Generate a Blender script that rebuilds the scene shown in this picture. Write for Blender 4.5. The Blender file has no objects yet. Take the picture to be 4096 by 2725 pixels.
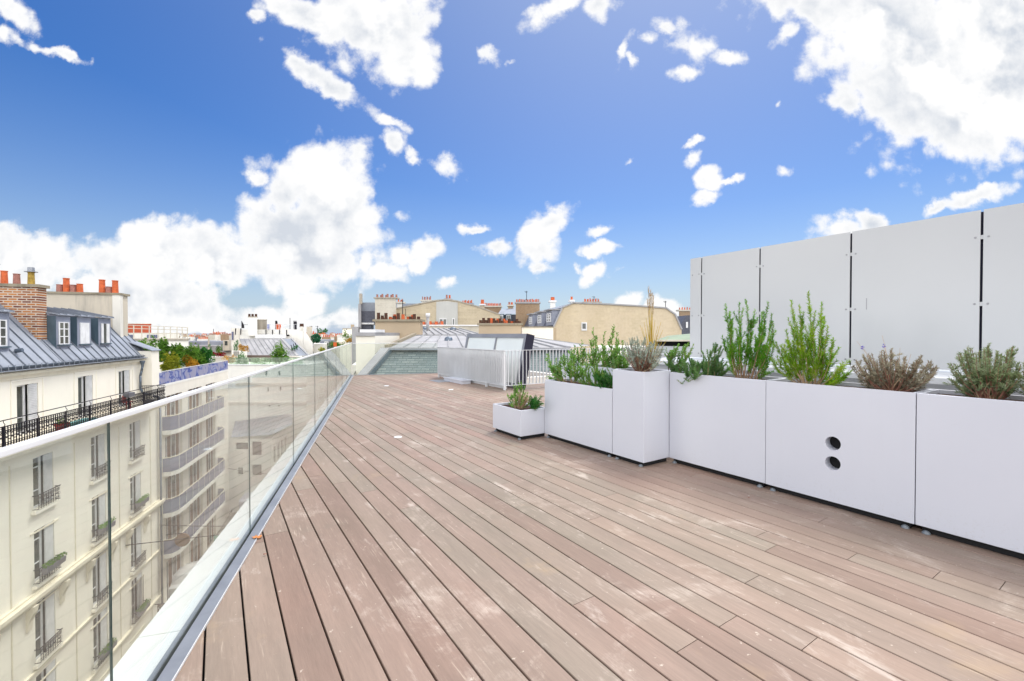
import bpy, bmesh, math, random
from math import sin, cos, radians, pi, sqrt, atan2
from mathutils import Vector, Matrix
random.seed(7)
R = random.Random(11)
scene = bpy.context.scene
col = scene.collection

# ------------------------------------------------------------------ frames
F_PX = 448.0; CAMZ = 1.4
PITCH = math.atan(6.1/F_PX)
def ray(u, v):
    x = (u-512)/F_PX; y = -(v-340.6)/F_PX
    return Vector((x, cos(PITCH)+y*sin(PITCH), -sin(PITCH)+y*cos(PITCH)))
def at(u, v, Y):
    """world point seen towards (u, v) at the distance Y in front"""
    d = ray(u, v); k = Y/d.y
    return Vector((d.x*k, Y, CAMZ+d.z*k))
A_S = radians(16.65)
def SF(s, n, z):      # street frame: s along the street, n across it
    return Vector((-sin(A_S)*s-cos(A_S)*n, cos(A_S)*s-sin(A_S)*n, z))
A_B = radians(33.3)
def BF(b, c, z):      # board frame: b along the boards, c across
    return Vector((-sin(A_B)*b+cos(A_B)*c, cos(A_B)*b+sin(A_B)*c, z))
A_W = radians(31.0)
def WF(b, c, z):
    return Vector((-sin(A_W)*b+cos(A_W)*c, cos(A_W)*b+sin(A_W)*c, z))
def XF(x, y, z): return Vector((x, y, z))
def sn(u, v, n):      # street plane at n seen at (u,v) -> s, z
    d = ray(u, v); k = n/(-cos(A_S)*d.x - sin(A_S)*d.y)
    return (-sin(A_S)*d.x+cos(A_S)*d.y)*k, CAMZ+d.z*k

# ------------------------------------------------------------------ tagging
def tag(o, label, cat, group=None, kind=None):
    if label: o['label'] = label
    if cat: o['category'] = cat
    if group: o['group'] = group
    if kind: o['kind'] = kind
    return o
def thing(name, label, cat, loc=(0,0,0), group=None, rotz=0.0):
    o = bpy.data.objects.new(name, None); col.objects.link(o)
    o.empty_display_size = 0.1
    o.location = loc; o.rotation_euler = (0,0,rotz)
    o['_o'] = 1
    del o['_o']
    return tag(o, label, cat, group)
def root_of(o):
    p = Vector((0,0,0))
    while o is not None:
        p += Vector(o.location); o = o.parent
    return p

class MB:
    """collects shapes in world coordinates and links them as one mesh"""
    def __init__(s, frame=XF):
        s.v = []; s.f = []; s.mi = []; s.fr = frame; s.cur = 0; s.uvd = None
    def face(s, pts, frame=None):
        fr = frame or s.fr; i = len(s.v)
        for p in pts: s.v.append(fr(*p))
        s.f.append(tuple(range(i, i+len(pts)))); s.mi.append(s.cur)
        return s
    def hexa(s, P):
        i = len(s.v); s.v += [Vector(p) for p in P]
        for q in ((0,3,2,1),(4,5,6,7),(0,1,5,4),(1,2,6,5),(2,3,7,6),(3,0,4,7)):
            s.f.append(tuple(i+k for k in q)); s.mi.append(s.cur)
        return s
    def box(s, a0, a1, b0, b1, z0, z1, frame=None):
        fr = frame or s.fr
        return s.hexa([fr(a0,b0,z0),fr(a1,b0,z0),fr(a1,b1,z0),fr(a0,b1,z0),
                       fr(a0,b0,z1),fr(a1,b0,z1),fr(a1,b1,z1),fr(a0,b1,z1)])
    def prism(s, poly, off, frame=None):
        """poly: list of points (frame coords); off: extrusion vector in frame coords"""
        fr = frame or s.fr; n = len(poly); i = len(s.v)
        for p in poly: s.v.append(fr(*p))
        for p in poly: s.v.append(fr(p[0]+off[0], p[1]+off[1], p[2]+off[2]))
        s.f.append(tuple(range(i, i+n))); s.mi.append(s.cur)
        s.f.append(tuple(range(i+2*n-1, i+n-1, -1))); s.mi.append(s.cur)
        for k in range(n):
            j = (k+1) % n
            s.f.append((i+k, i+j, i+n+j, i+n+k)); s.mi.append(s.cur)
        return s
    def cyl(s, p0, p1, r0, r1=None, n=8, cap=True):
        if r1 is None: r1 = r0
        p0 = Vector(p0); p1 = Vector(p1); d = (p1-p0)
        if d.length < 1e-7: return s
        d.normalize()
        a = d.orthogonal().normalized(); b = d.cross(a)
        i = len(s.v)
        for (p, r) in ((p0, r0), (p1, r1)):
            for k in range(n):
                t = 2*pi*k/n; s.v.append(p+(a*cos(t)+b*sin(t))*r)
        for k in range(n):
            j = (k+1) % n; s.f.append((i+k, i+j, i+n+j, i+n+k)); s.mi.append(s.cur)
        if cap:
            s.f.append(tuple(i+k for k in reversed(range(n)))); s.mi.append(s.cur)
            s.f.append(tuple(i+n+k for k in range(n))); s.mi.append(s.cur)
        return s
    def tube(s, pts, r, n=6, r1=None):
        pts = [Vector(p) for p in pts]; m = len(pts)
        for k in range(m-1):
            ra = r if r1 is None else r+(r1-r)*k/(m-1)
            rb = r if r1 is None else r+(r1-r)*(k+1)/(m-1)
            s.cyl(pts[k], pts[k+1], ra, rb, n, cap=True)
        return s
    def bar(s, p0, p1, w, h=None):
        """square bar between two world points"""
        h = h or w; p0 = Vector(p0); p1 = Vector(p1); d = (p1-p0).normalized()
        up = Vector((0,0,1))
        if abs(d.z) > .95: up = Vector((cos(A_B), sin(A_B), 0))
        a = d.cross(up).normalized()*(w/2); b = a.cross(d).normalized()*(h/2)
        return s.hexa([p0-a-b,p0+a-b,p1+a-b,p1-a-b,p0-a+b,p0+a+b,p1+a+b,p1-a+b])
    def lathe(s, c, prof, n=10):
        c = Vector(c); i = len(s.v)
        for (r, z) in prof:
            for k in range(n):
                t = 2*pi*k/n; s.v.append(c+Vector((r*cos(t), r*sin(t), z)))
        for m in range(len(prof)-1):
            for k in range(n):
                j = (k+1) % n
                s.f.append((i+m*n+k, i+m*n+j, i+(m+1)*n+j, i+(m+1)*n+k)); s.mi.append(s.cur)
        return s
    def wall(s, a0, a1, z0, z1, holes, b, depth, frame=None, inward=1):
        """wall face at b with rectangular holes (h0,h1,y0,y1) and their reveals"""
        fr = frame or s.fr
        A = sorted(set([a0,a1]+[x for h in holes for x in h[:2]]))
        Z = sorted(set([z0,z1]+[x for h in holes for x in h[2:4]]))
        A = [x for x in A if a0 <= x <= a1]; Z = [x for x in Z if z0 <= x <= z1]
        for i in range(len(A)-1):
            for j in range(len(Z)-1):
                ca = (A[i]+A[i+1])/2; cz = (Z[j]+Z[j+1])/2
                if any(h[0] < ca < h[1] and h[2] < cz < h[3] for h in holes): continue
                s.face([(A[i],b,Z[j]),(A[i+1],b,Z[j]),(A[i+1],b,Z[j+1]),(A[i],b,Z[j+1])], fr)
        d = b+inward*depth
        for h in holes:
            x0,x1,y0,y1 = h[:4]
            s.face([(x0,b,y0),(x1,b,y0),(x1,d,y0),(x0,d,y0)], fr)
            s.face([(x0,b,y1),(x1,b,y1),(x1,d,y1),(x0,d,y1)], fr)
            s.face([(x0,b,y0),(x0,b,y1),(x0,d,y1),(x0,d,y0)], fr)
            s.face([(x1,b,y0),(x1,b,y1),(x1,d,y1),(x1,d,y0)], fr)
        return s
    def build(s, name, mats, parent=None, smooth=False, bevel=0, recalc=True, attr=None):
        if not s.v: return None
        me = bpy.data.meshes.new(name)
        off = root_of(parent)
        me.from_pydata([tuple(p-off) for p in s.v], [], s.f)
        if not isinstance(mats, (list, tuple)): mats = [mats]
        for m in mats: me.materials.append(m)
        me.polygons.foreach_set('material_index', s.mi)
        if recalc:
            bm = bmesh.new(); bm.from_mesh(me)
            bmesh.ops.recalc_face_normals(bm, faces=bm.faces)
            bm.to_mesh(me); bm.free()
        if smooth:
            me.polygons.foreach_set('use_smooth', [True]*len(me.polygons))
        o = bpy.data.objects.new(name, me); col.objects.link(o)
        if parent is not None: o.parent = parent
        if bevel:
            md = o.modifiers.new('bevel', 'BEVEL'); md.width = bevel; md.segments = 2
            md.limit_method = 'ANGLE'; md.angle_limit = radians(40)
        return o
def dup(o, delta=(0,0,0), parent=None):
    c = o.copy(); col.objects.link(c)
    c.parent = parent if parent is not None else o.parent
    c.location = Vector(o.location)+Vector(delta)
    return c
def dup_tree(o, delta, parent=None):
    c = dup(o, delta, parent)
    for ch in list(o.children): 
        d = ch.copy(); col.objects.link(d); d.parent = c
        for g in list(ch.children):
            e = g.copy(); col.objects.link(e); e.parent = d
    return c

# ------------------------------------------------------------------ materials
def newmat(name):
    m = bpy.data.materials.new(name); m.use_nodes = True
    nt = m.node_tree; nt.nodes.clear()
    return m, nt, nt.nodes, nt.links
def N(nt, typ, **kw):
    n = nt.nodes.new(typ)
    for k, v in kw.items():
        if k.startswith('i_'):
            key = k[2:]
            key = int(key) if key.isdigit() else key.replace('_', ' ')
            n.inputs[key].default_value = v
        else: setattr(n, k, v)
    return n
def c4(c): return (c[0], c[1], c[2], 1.0)
def coords(nt, scale=(1,1,1), rot=(0,0,0), loc=(0,0,0), kind='pos'):
    if kind == 'pos':
        g = N(nt, 'ShaderNodeNewGeometry'); out = g.outputs['Position']
    else:
        g = N(nt, 'ShaderNodeTexCoord'); out = g.outputs['Object']
    if any(rot) and tuple(scale) != (1,1,1):
        m0 = N(nt, 'ShaderNodeMapping'); nt.links.new(out, m0.inputs[0]); m0.inputs['Rotation'].default_value = rot
        out = m0.outputs[0]; rot = (0,0,0)
    mp = N(nt, 'ShaderNodeMapping'); nt.links.new(out, mp.inputs[0])
    mp.inputs['Location'].default_value = loc
    mp.inputs['Rotation'].default_value = rot; mp.inputs['Scale'].default_value = scale
    return mp.outputs[0]
def noise(nt, vec, scale, detail=4, rough=.55, dist=0):
    n = N(nt, 'ShaderNodeTexNoise'); n.inputs['Scale'].default_value = scale
    n.inputs['Detail'].default_value = detail; n.inputs['Roughness'].default_value = rough
    n.inputs['Distortion'].default_value = dist
    nt.links.new(vec, n.inputs['Vector']); return n.outputs['Fac']
def ramp(nt, fac, stops, interp='LINEAR'):
    r = N(nt, 'ShaderNodeValToRGB'); r.color_ramp.interpolation = interp
    while len(r.color_ramp.elements) < len(stops): r.color_ramp.elements.new(.5)
    for e, (p, c) in zip(r.color_ramp.elements, stops):
        e.position = p; e.color = c4(c) if not isinstance(c, (int, float)) else (c, c, c, 1)
    nt.links.new(fac, r.inputs[0]); return r.outputs[0]
def mixc(nt, fac, a, b, blend='MIX'):
    m = N(nt, 'ShaderNodeMix', data_type='RGBA', blend_type=blend)
    for inp, val in ((m.inputs[0], fac), (m.inputs[6], a), (m.inputs[7], b)):
        if hasattr(val, 'links') or hasattr(val, 'is_linked'): nt.links.new(val, inp)
        else: inp.default_value = val if isinstance(val, (int, float)) else c4(val)
    return m.outputs[2]
def math_(nt, op, a, b=None, c=None, clamp=False):
    m = N(nt, 'ShaderNodeMath', operation=op); m.use_clamp = clamp
    for i, val in enumerate((a, b, c)):
        if val is None: continue
        if isinstance(val, (int, float)): m.inputs[i].default_value = val
        else: nt.links.new(val, m.inputs[i])
    return m.outputs[0]
def princ(nt, color, rough=.6, metal=0, spec=.4, bump=None, bstr=.2, bdist=.01):
    p = N(nt, 'ShaderNodeBsdfPrincipled')
    if isinstance(color, (tuple, list)): p.inputs['Base Color'].default_value = c4(color)
    else: nt.links.new(color, p.inputs['Base Color'])
    if isinstance(rough, (int, float)): p.inputs['Roughness'].default_value = rough
    else: nt.links.new(rough, p.inputs['Roughness'])
    p.inputs['Metallic'].default_value = metal
    p.inputs['Specular IOR Level'].default_value = spec
    if bump is not None:
        b = N(nt, 'ShaderNodeBump'); b.inputs['Strength'].default_value = bstr
        b.inputs['Distance'].default_value = bdist
        nt.links.new(bump, b.inputs['Height']); nt.links.new(b.outputs[0], p.inputs['Normal'])
    return p
def finish(nt, shader):
    o = N(nt, 'ShaderNodeOutputMaterial'); nt.links.new(shader.outputs[0] if hasattr(shader,'outputs') else shader, o.inputs[0])
def simple(name, c, rough=.6, metal=0, var=.12, scale=3, spec=.4, bstr=.15, bdist=.01, stretch=(1,1,1), tint=None):
    m, nt, _, _ = newmat(name)
    v = coords(nt, stretch)
    f = noise(nt, v, scale, 6, .6)
    lo = [max(0, x*(1-var)) for x in c]; hi = [min(1, x*(1+var)) for x in c]
    if tint: lo = tint
    colr = ramp(nt, f, [(.3, lo), (.7, hi)])
    f2 = noise(nt, v, scale*9, 3, .6)
    rr = math_(nt, 'MULTIPLY_ADD', f, .15, rough-.07)
    finish(nt, princ(nt, colr, rr, metal, spec, f2, bstr, bdist))
    return m
def plaster(name, c, dirty, amount=.5, scale=.35):
    """rendered wall with rain streaks running down"""
    m, nt, _, _ = newmat(name)
    v = coords(nt); vs = coords(nt, (1.4, 1.4, .16))
    a = noise(nt, v, scale, 5, .6); b = noise(nt, vs, 1.3, 5, .65); d = noise(nt, v, 26, 3)
    base = ramp(nt, a, [(.32, [x*.93 for x in c]), (.68, [min(1, x*1.05) for x in c])])
    st = ramp(nt, b, [(.5, 0.0), (.78, 1.0)])
    colr = mixc(nt, math_(nt, 'MULTIPLY', st, amount), base, dirty)
    finish(nt, princ(nt, colr, .85, 0, .2, d, .25, .006))
    return m
def stone(name, c1, c2, mortar, bw=.5, bh=.25, patch=.5, ax='x', msize=.012, rough=.9):
    """coursed masonry; bricks laid out in the wall's own plane"""
    m, nt, _, _ = newmat(name)
    rot = {'x': (radians(90), 0, 0)}.get(ax)
    g = N(nt, 'ShaderNodeNewGeometry')
    sp = N(nt, 'ShaderNodeSeparateXYZ'); nt.links.new(g.outputs['Position'], sp.inputs[0])
    cb = N(nt, 'ShaderNodeCombineXYZ')
    if ax == 'x': hor = sp.outputs[0]
    elif ax == 'n': hor = math_(nt, 'ADD', math_(nt, 'MULTIPLY', sp.outputs[0], -cos(A_S)), math_(nt, 'MULTIPLY', sp.outputs[1], -sin(A_S)))
    else: hor = math_(nt, 'ADD', math_(nt, 'MULTIPLY', sp.outputs[0], -sin(A_S)), math_(nt, 'MULTIPLY', sp.outputs[1], cos(A_S)))
    nt.links.new(hor, cb.inputs[0]); nt.links.new(sp.outputs[2], cb.inputs[1])
    nz = N(nt, 'ShaderNodeTexNoise'); nz.inputs['Scale'].default_value = 3.0; nz.inputs['Detail'].default_value = 3
    nt.links.new(g.outputs['Position'], nz.inputs['Vector'])
    vm = N(nt, 'ShaderNodeVectorMath', operation='MULTIPLY_ADD')
    nt.links.new(nz.outputs['Color'], vm.inputs[0]); vm.inputs[1].default_value = (.06*bw/.5, .04*bh/.25, 0)
    nt.links.new(cb.outputs[0], vm.inputs[2])
    br = N(nt, 'ShaderNodeTexBrick'); nt.links.new(vm.outputs[0], br.inputs['Vector'])
    br.inputs['Scale'].default_value = 1; br.inputs['Brick Width'].default_value = bw
    br.inputs['Row Height'].default_value = bh; br.inputs['Mortar Size'].default_value = msize
    br.inputs['Mortar Smooth'].default_value = .3; br.inputs['Bias'].default_value = 0
    br.inputs['Color1'].default_value = c4(c1); br.inputs['Color2'].default_value = c4(c2)
    br.inputs['Mortar'].default_value = c4(mortar)
    v = coords(nt)
    a = noise(nt, v, .45, 6, .65)
    big = ramp(nt, a, [(.42, 0.0), (.6, 1.0)])
    avg = [(x+y)/2 for x, y in zip(c1, c2)]
    colr = mixc(nt, math_(nt, 'MULTIPLY', big, patch), br.outputs[0], mortar)
    b = noise(nt, v, 5, 6, .7)
    colr = mixc(nt, .5, colr, ramp(nt, b, [(.3, .35), (.7, .65)]), 'SOFT_LIGHT')
    vs = coords(nt, (1, 1, .12)); st = noise(nt, vs, .9, 5, .6)
    colr = mixc(nt, .35, colr, ramp(nt, st, [(.35, .38), (.65, .6)]), 'SOFT_LIGHT')
    finish(nt, princ(nt, colr, rough, 0, .2, br.outputs['Fac'], -.35, .01))
    return m
def leafmat(name, stops, trans=.35, scale=9):
    m, nt, _, _ = newmat(name)
    v = coords(nt); f = noise(nt, v, scale, 4, .7)
    colr = ramp(nt, f, stops)
    p = princ(nt, colr, .6, 0, .12)
    t = N(nt, 'ShaderNodeBsdfTranslucent'); nt.links.new(colr, t.inputs[0])
    mx = N(nt, 'ShaderNodeMixShader'); mx.inputs[0].default_value = trans
    nt.links.new(p.outputs[0], mx.inputs[1]); nt.links.new(t.outputs[0], mx.inputs[2])
    finish(nt, mx); return m
def glassmat(name, tint, refl=1.0, bump=.0, base=.02, veil=.0):
    m, nt, _, _ = newmat(name)
    tr = N(nt, 'ShaderNodeBsdfTransparent'); tr.inputs[0].default_value = c4(tint)
    gl = N(nt, 'ShaderNodeBsdfGlossy'); gl.inputs['Roughness'].default_value = 0.0
    gl.inputs['Color'].default_value = (.96, .98, .96, 1)
    lw = N(nt, 'ShaderNodeLayerWeight'); lw.inputs['Blend'].default_value = .5
    fr = math_(nt, 'POWER', lw.outputs['Facing'], 4.3)
    fac = math_(nt, 'MULTIPLY_ADD', fr, refl, base, clamp=True)
    if bump:
        nz = noise(nt, coords(nt, (1, 1, .35)), 1.1, 1, .4)
        b = N(nt, 'ShaderNodeBump'); b.inputs['Strength'].default_value = bump
        b.inputs['Distance'].default_value = .02
        nt.links.new(nz, b.inputs['Height']); nt.links.new(b.outputs[0], gl.inputs['Normal'])
    mx = N(nt, 'ShaderNodeMixShader'); nt.links.new(fac, mx.inputs[0])
    nt.links.new(tr.outputs[0], mx.inputs[1]); nt.links.new(gl.outputs[0], mx.inputs[2])
    if veil:
        df = N(nt, 'ShaderNodeBsdfDiffuse'); df.inputs[0].default_value = (.8, .84, .74, 1)  # pale diffuse colour stands in for reflections washing over the glass
        m2 = N(nt, 'ShaderNodeMixShader'); m2.inputs[0].default_value = veil
        nt.links.new(mx.outputs[0], m2.inputs[1]); nt.links.new(df.outputs[0], m2.inputs[2]); mx = m2
    finish(nt, mx); return m
def zincmat(name, c, pitch=None, frame='s', rough=.42, metal=.35):
    m, nt, _, _ = newmat(name)
    v = coords(nt); f = noise(nt, v, .8, 5, .6); f2 = noise(nt, coords(nt, (1,1,.3)), 4, 5, .7)
    colr = ramp(nt, f, [(.3, [x*.82 for x in c]), (.7, [min(1, x*1.12) for x in c])])
    colr = mixc(nt, .45, colr, ramp(nt, f2, [(.3, .36), (.7, .64)]), 'SOFT_LIGHT')
    rr = math_(nt, 'MULTIPLY_ADD', f2, .3, rough-.12)
    finish(nt, princ(nt, colr, rr, metal, .5, f2, .1, .01)); return m

M = {}
def decking():
    m, nt, _, _ = newmat('composite_decking')
    at_ = N(nt, 'ShaderNodeAttribute', attribute_name='tone'); tone = at_.outputs['Fac']
    v = coords(nt, (1,1,1), (0,0,-A_B))
    vl = coords(nt, (7.5, .8, 1), (0,0,-A_B))
    # per board shift so the grain does not run across the gaps
    sh = N(nt, 'ShaderNodeVectorMath', operation='ADD'); cx = N(nt, 'ShaderNodeCombineXYZ')
    nt.links.new(math_(nt, 'MULTIPLY', tone, 37.0), cx.inputs[1]); nt.links.new(vl, sh.inputs[0]); nt.links.new(cx.outputs[0], sh.inputs[1])
    big = noise(nt, v, .55, 4, .6); mid = noise(nt, sh.outputs[0], .9, 6, .7)
    fine = noise(nt, sh.outputs[0], 9, 6, .75)
    colr = ramp(nt, tone, [(.0, (.225,.155,.122)), (.3, (.26,.185,.148)), (.6, (.262,.20,.16)), (.8, (.245,.195,.155)), (1, (.30,.215,.17))])
    colr = mixc(nt, .55, colr, ramp(nt, big, [(.3, (.4,.42,.37)), (.5, (.5,.5,.48)), (.7, (.62,.56,.53))]), 'OVERLAY')
    colr = mixc(nt, .5, colr, ramp(nt, mid, [(.3, .38), (.7, .62)]), 'OVERLAY')
    colr = mixc(nt, .4, colr, ramp(nt, fine, [(.25, .36), (.75, .64)]), 'OVERLAY')
    # pale scuffs and dried spills
    w1 = ramp(nt, noise(nt, v, 1.5, 8, .74, .5), [(.545, 0.0), (.70, 1.0)])
    w2 = ramp(nt, fine, [(.40, .15), (.60, 1.0)])
    colr = mixc(nt, math_(nt, 'MULTIPLY', math_(nt, 'MULTIPLY', w1, w2), .62), colr, (.62,.53,.45))
    blot = ramp(nt, noise(nt, coords(nt, (3.2, 1.1, 1), (0,0,-A_B)), 1.7, 6, .7, .3), [(.60, 0.0), (.71, 1.0)])
    colr = mixc(nt, math_(nt, 'MULTIPLY', blot, .55), colr, (.60,.52,.45))
    vsc = coords(nt, (40, 2.2, 1), (0,0,-A_B)); sc = noise(nt, vsc, 1.5, 4, .6)
    sc2 = math_(nt, 'MULTIPLY', ramp(nt, sc, [(.60, 0.0), (.70, 1.0)]), ramp(nt, noise(nt, v, 1.6, 4, .6), [(.44, 0.0), (.62, 1.0)]))
    colr = mixc(nt, math_(nt, 'MULTIPLY', sc2, .6), colr, (.60,.50,.40))
    spk = ramp(nt, noise(nt, v, 24, 4, .65), [(.665, 0.0), (.72, 1.0)])
    colr = mixc(nt, math_(nt, 'MULTIPLY', spk, .6), colr, (.66,.58,.48))
    dk = ramp(nt, noise(nt, v, .8, 6, .72, .3), [(.56, 0.0), (.74, 1.0)])
    colr = mixc(nt, math_(nt, 'MULTIPLY', dk, .5), colr, (.17,.165,.125))
    yl = ramp(nt, noise(nt, coords(nt, (1,1,1), (0,0,0), (7,3,0)), 1.3, 5, .7), [(.62, 0.0), (.75, 1.0)])
    colr = mixc(nt, math_(nt, 'MULTIPLY', yl, .35), colr, (.42,.30,.17))
    rr = math_(nt, 'MULTIPLY_ADD', mid, -.2, .66)
    finish(nt, princ(nt, colr, rr, 0, .35, fine, .25, .004)); return m
M['deck'] = decking()
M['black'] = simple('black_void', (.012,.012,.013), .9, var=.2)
def planterpaint():
    m, nt, _, _ = newmat('white_powder_coat')
    v = coords(nt); a = noise(nt, v, .9, 5, .6); st = noise(nt, coords(nt, (9, 9, .5)), 1.2, 4, .6)
    colr = ramp(nt, a, [(.3, (.585,.60,.66)), (.7, (.62,.635,.69))])
    colr = mixc(nt, math_(nt, 'MULTIPLY', ramp(nt, st, [(.52, 0.0), (.75, 1.0)]), .07), colr, (.52,.53,.56))
    g_ = N(nt, 'ShaderNodeNewGeometry'); s_ = N(nt, 'ShaderNodeSeparateXYZ'); nt.links.new(g_.outputs['Position'], s_.inputs[0])
    lo = N(nt, 'ShaderNodeMapRange'); nt.links.new(s_.outputs[2], lo.inputs[0]); lo.inputs[1].default_value = .26; lo.inputs[2].default_value = .03
    sp = ramp(nt, noise(nt, v, 55, 4, .7), [(.56, 0.0), (.66, 1.0)])     # rain-splash specks low down
    colr = mixc(nt, math_(nt, 'MULTIPLY', math_(nt, 'MULTIPLY', sp, lo.outputs[0]), .28), colr, (.42,.38,.33))
    sc = ramp(nt, noise(nt, coords(nt, (2, 2, 30), (.3, .2, 0)), 2.2, 4, .6), [(.70, 0.0), (.74, 1.0)])
    colr = mixc(nt, math_(nt, 'MULTIPLY', sc, .25), colr, (.45,.46,.5))
    finish(nt, princ(nt, colr, math_(nt, 'MULTIPLY_ADD', a, .2, .24), 0, .45, a, .05, .003)); return m
M['planter'] = planterpaint()
M['panel'] = simple('white_composite_panel', (.53,.535,.535), .16, 0, .025, .5, .5, .02, .002)
M['whitemetal'] = simple('white_lacquered_metal', (.72,.73,.74), .3, 0, .03, 3, .5, .02, .002)
M['coping'] = plaster('white_coping_paint', (.88,.88,.87), (.55,.57,.55), .3, .9)
M['alu'] = simple('anodised_aluminium', (.27,.28,.305), .4, .4, .15, 5, .5, .1, .003, (1,1,1))
M['darknavy'] = simple('dark_cavity', (.012,.012,.03), .7)
M['steel'] = simple('stainless_bolt', (.32,.32,.33), .35, .9)
M['soil'] = simple('potting_soil', (.12,.07,.055), .95, 0, .6, 30, .2, 1.0, .03)
M['railgrey'] = simple('grey_painted_steel', (.66,.675,.69), .45, .1, .05, 2)
M['lidframe'] = simple('slate_grey_frame', (.26,.265,.285), .4, .2, .1, 2)
M['lidglass'] = simple('white_glazing_panel', (.72,.75,.72), .12, 0, .05, .6, .6, .01, .001)
M['glass'] = glassmat('balustrade_glass', (.95,.97,.95), .95, .25, .02, .022)
M['glassedge'] = simple('glass_edge_green', (.01,.05,.05), .2)
M['glass2'] = glassmat('pale_green_terrace_glass', (.72,.82,.72), .8, 0, .06, .12)
M['foot'] = simple('grey_plastic_foot', (.17,.19,.21), .4)
M['facadeA'] = plaster('cream_limestone_render', (.90,.855,.745), (.70,.66,.55), .2, .25)
M['facadeA2'] = plaster('cream_cornice_stone', (.78,.72,.58), (.46,.42,.33), .5, .8)
M['facadeB'] = plaster('pale_render', (.82,.78,.69), (.60,.57,.49), .3, .3)
M['white'] = plaster('white_render', (.85,.83,.77), (.56,.54,.50), .35, .3)
M['white2'] = plaster('off_white_render', (.74,.71,.64), (.42,.4,.37), .4, .4)
M['beige'] = plaster('beige_render', (.46,.365,.255), (.40,.34,.25), .3, .5)
M['beigepale'] = plaster('pale_beige_render', (.58,.52,.42), (.30,.28,.24), .85, .5)
M['palegrey'] = plaster('pale_grey_render', (.50,.50,.475), (.36,.36,.34), .3, .4)
M['concrete'] = plaster('weathered_concrete', (.40,.36,.30), (.18,.16,.13), .8, 1.1)
M['cap'] = plaster('mossy_stone_cap', (.30,.26,.19), (.10,.085,.06), .9, 2)
M['brick'] = None
M['zinc'] = zincmat('zinc_sheet', (.27,.295,.34), metal=.1, rough=.55)
M['zinclight'] = zincmat('pale_zinc_sheet', (.35,.345,.35), rough=.62, metal=.05)
M['zincside'] = zincmat('dark_zinc_sheet', (.10,.15,.19), rough=.4)
M['zincfront'] = zincmat('painted_zinc_front', (.27,.29,.36), rough=.5, metal=.1)
M['seamlight'] = zincmat('pale_zinc_seam', (.33,.33,.335), metal=.05, rough=.6)
M['seam'] = zincmat('zinc_seam', (.16,.18,.215), metal=.1)
M['gutter'] = simple('zinc_gutter', (.13,.16,.2), .4, .5)
M['ironblack'] = simple('black_wrought_iron', (.018,.016,.022), .5, .3)
M['winwhite'] = simple('white_window_paint', (.74,.74,.74), .5)
M['shutter'] = simple('pale_grey_shutter', (.60,.60,.59), .6)
M['pot_o'] = simple('orange_terracotta', (.55,.12,.04), .8, 0, .25, 6)
M['pot_b'] = simple('dark_terracotta', (.075,.032,.018), .8, 0, .3, 6)
M['pot_r'] = simple('faded_terracotta', (.33,.15,.12), .85, 0, .3, 6)
M['pot_y'] = simple('lichen_yellow_terracotta', (.36,.24,.05), .85, 0, .4, 9)
M['redwall'] = plaster('red_render', (.45,.10,.05), (.40,.12,.07), .3, .8)
M['bluepanel'] = simple('slate_blue_panel', (.12,.13,.22), .4)
M['orange'] = simple('orange_fabric', (.75,.14,.03), .7)
M['bluecloth'] = None
M['slatebr'] = stone('teal_slate_courses', (.13,.165,.17), (.21,.245,.24), (.07,.10,.105), .34, .085, .22, 'x', .012, .6)
M['limestone'] = stone('coursed_limestone', (.56,.48,.34), (.46,.39,.28), (.55,.47,.34), .85, .3, .5, 'x', .014)
M['gable'] = stone('rubble_limestone', (.62,.52,.36), (.54,.45,.31), (.60,.50,.36), .62, .24, .72, 'x', .016)
M['palestone'] = stone('pale_stone_courses', (.58,.54,.45), (.50,.465,.39), (.60,.56,.48), .6, .24, .4, 'x', .014)
M['brickwall'] = stone('brown_brick', (.34,.22,.13), (.26,.17,.10), (.38,.30,.21), .22, .07, .35, 'x', .008)
M['brickred'] = stone('red_brick_chimney', (.52,.20,.05), (.13,.035,.028), (.52,.44,.36), .34, .115, .08, 'n', .027)
M['slatedark'] = stone('dark_slate_tiles', (.10,.105,.13), (.13,.135,.165), (.06,.06,.08), .25, .12, .1, 'x', .008, .5)
M['green'] = zincmat('green_felt_roof', (.22,.28,.19), metal=0, rough=.7)
M['asphalt'] = simple('street_asphalt', (.12,.105,.085), .85, 0, .2, .6)
M['pavement'] = simple('pavement_slabs', (.27,.25,.21), .85, 0, .12, 1.2)
M['groundcol'] = simple('courtyard_ground', (.16,.155,.14), .95, 0, .2, .05)
M['curtain'] = simple('brown_window_curtain', (.20,.12,.075), .9, 0, .3, 5, stretch=(6,6,.3))
M['balcglass'] = simple('smoked_balcony_panel', (.19,.21,.30), .2, 0, .1, 1)
M['leaf_rose'] = leafmat('rosemary_needles', [(.3,(.03,.13,.01)),(.5,(.10,.33,.015)),(.72,(.27,.52,.03))], .35, 7)
M['leaf_rose2'] = leafmat('yellow_green_needles', [(.3,(.06,.18,.01)),(.5,(.20,.40,.015)),(.72,(.40,.55,.04))], .35, 7)
M['leaf_creep'] = leafmat('creeping_rosemary_needles', [(.3,(.06,.16,.05)),(.55,(.16,.32,.10)),(.75,(.30,.44,.18))], .3, 9)
M['leaf_dk'] = leafmat('dark_bush_needles', [(.3,(.015,.09,.015)),(.55,(.05,.22,.04)),(.75,(.16,.38,.09))], .3, 9)
M['leaf_lav'] = leafmat('lavender_grey_leaves', [(.3,(.15,.10,.06)),(.48,(.32,.29,.20)),(.7,(.52,.49,.40))], .25, 12)
M['leaf_lavg'] = leafmat('lavender_green_leaves', [(.3,(.15,.13,.07)),(.45,(.20,.27,.12)),(.7,(.42,.47,.31))], .25, 12)
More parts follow.
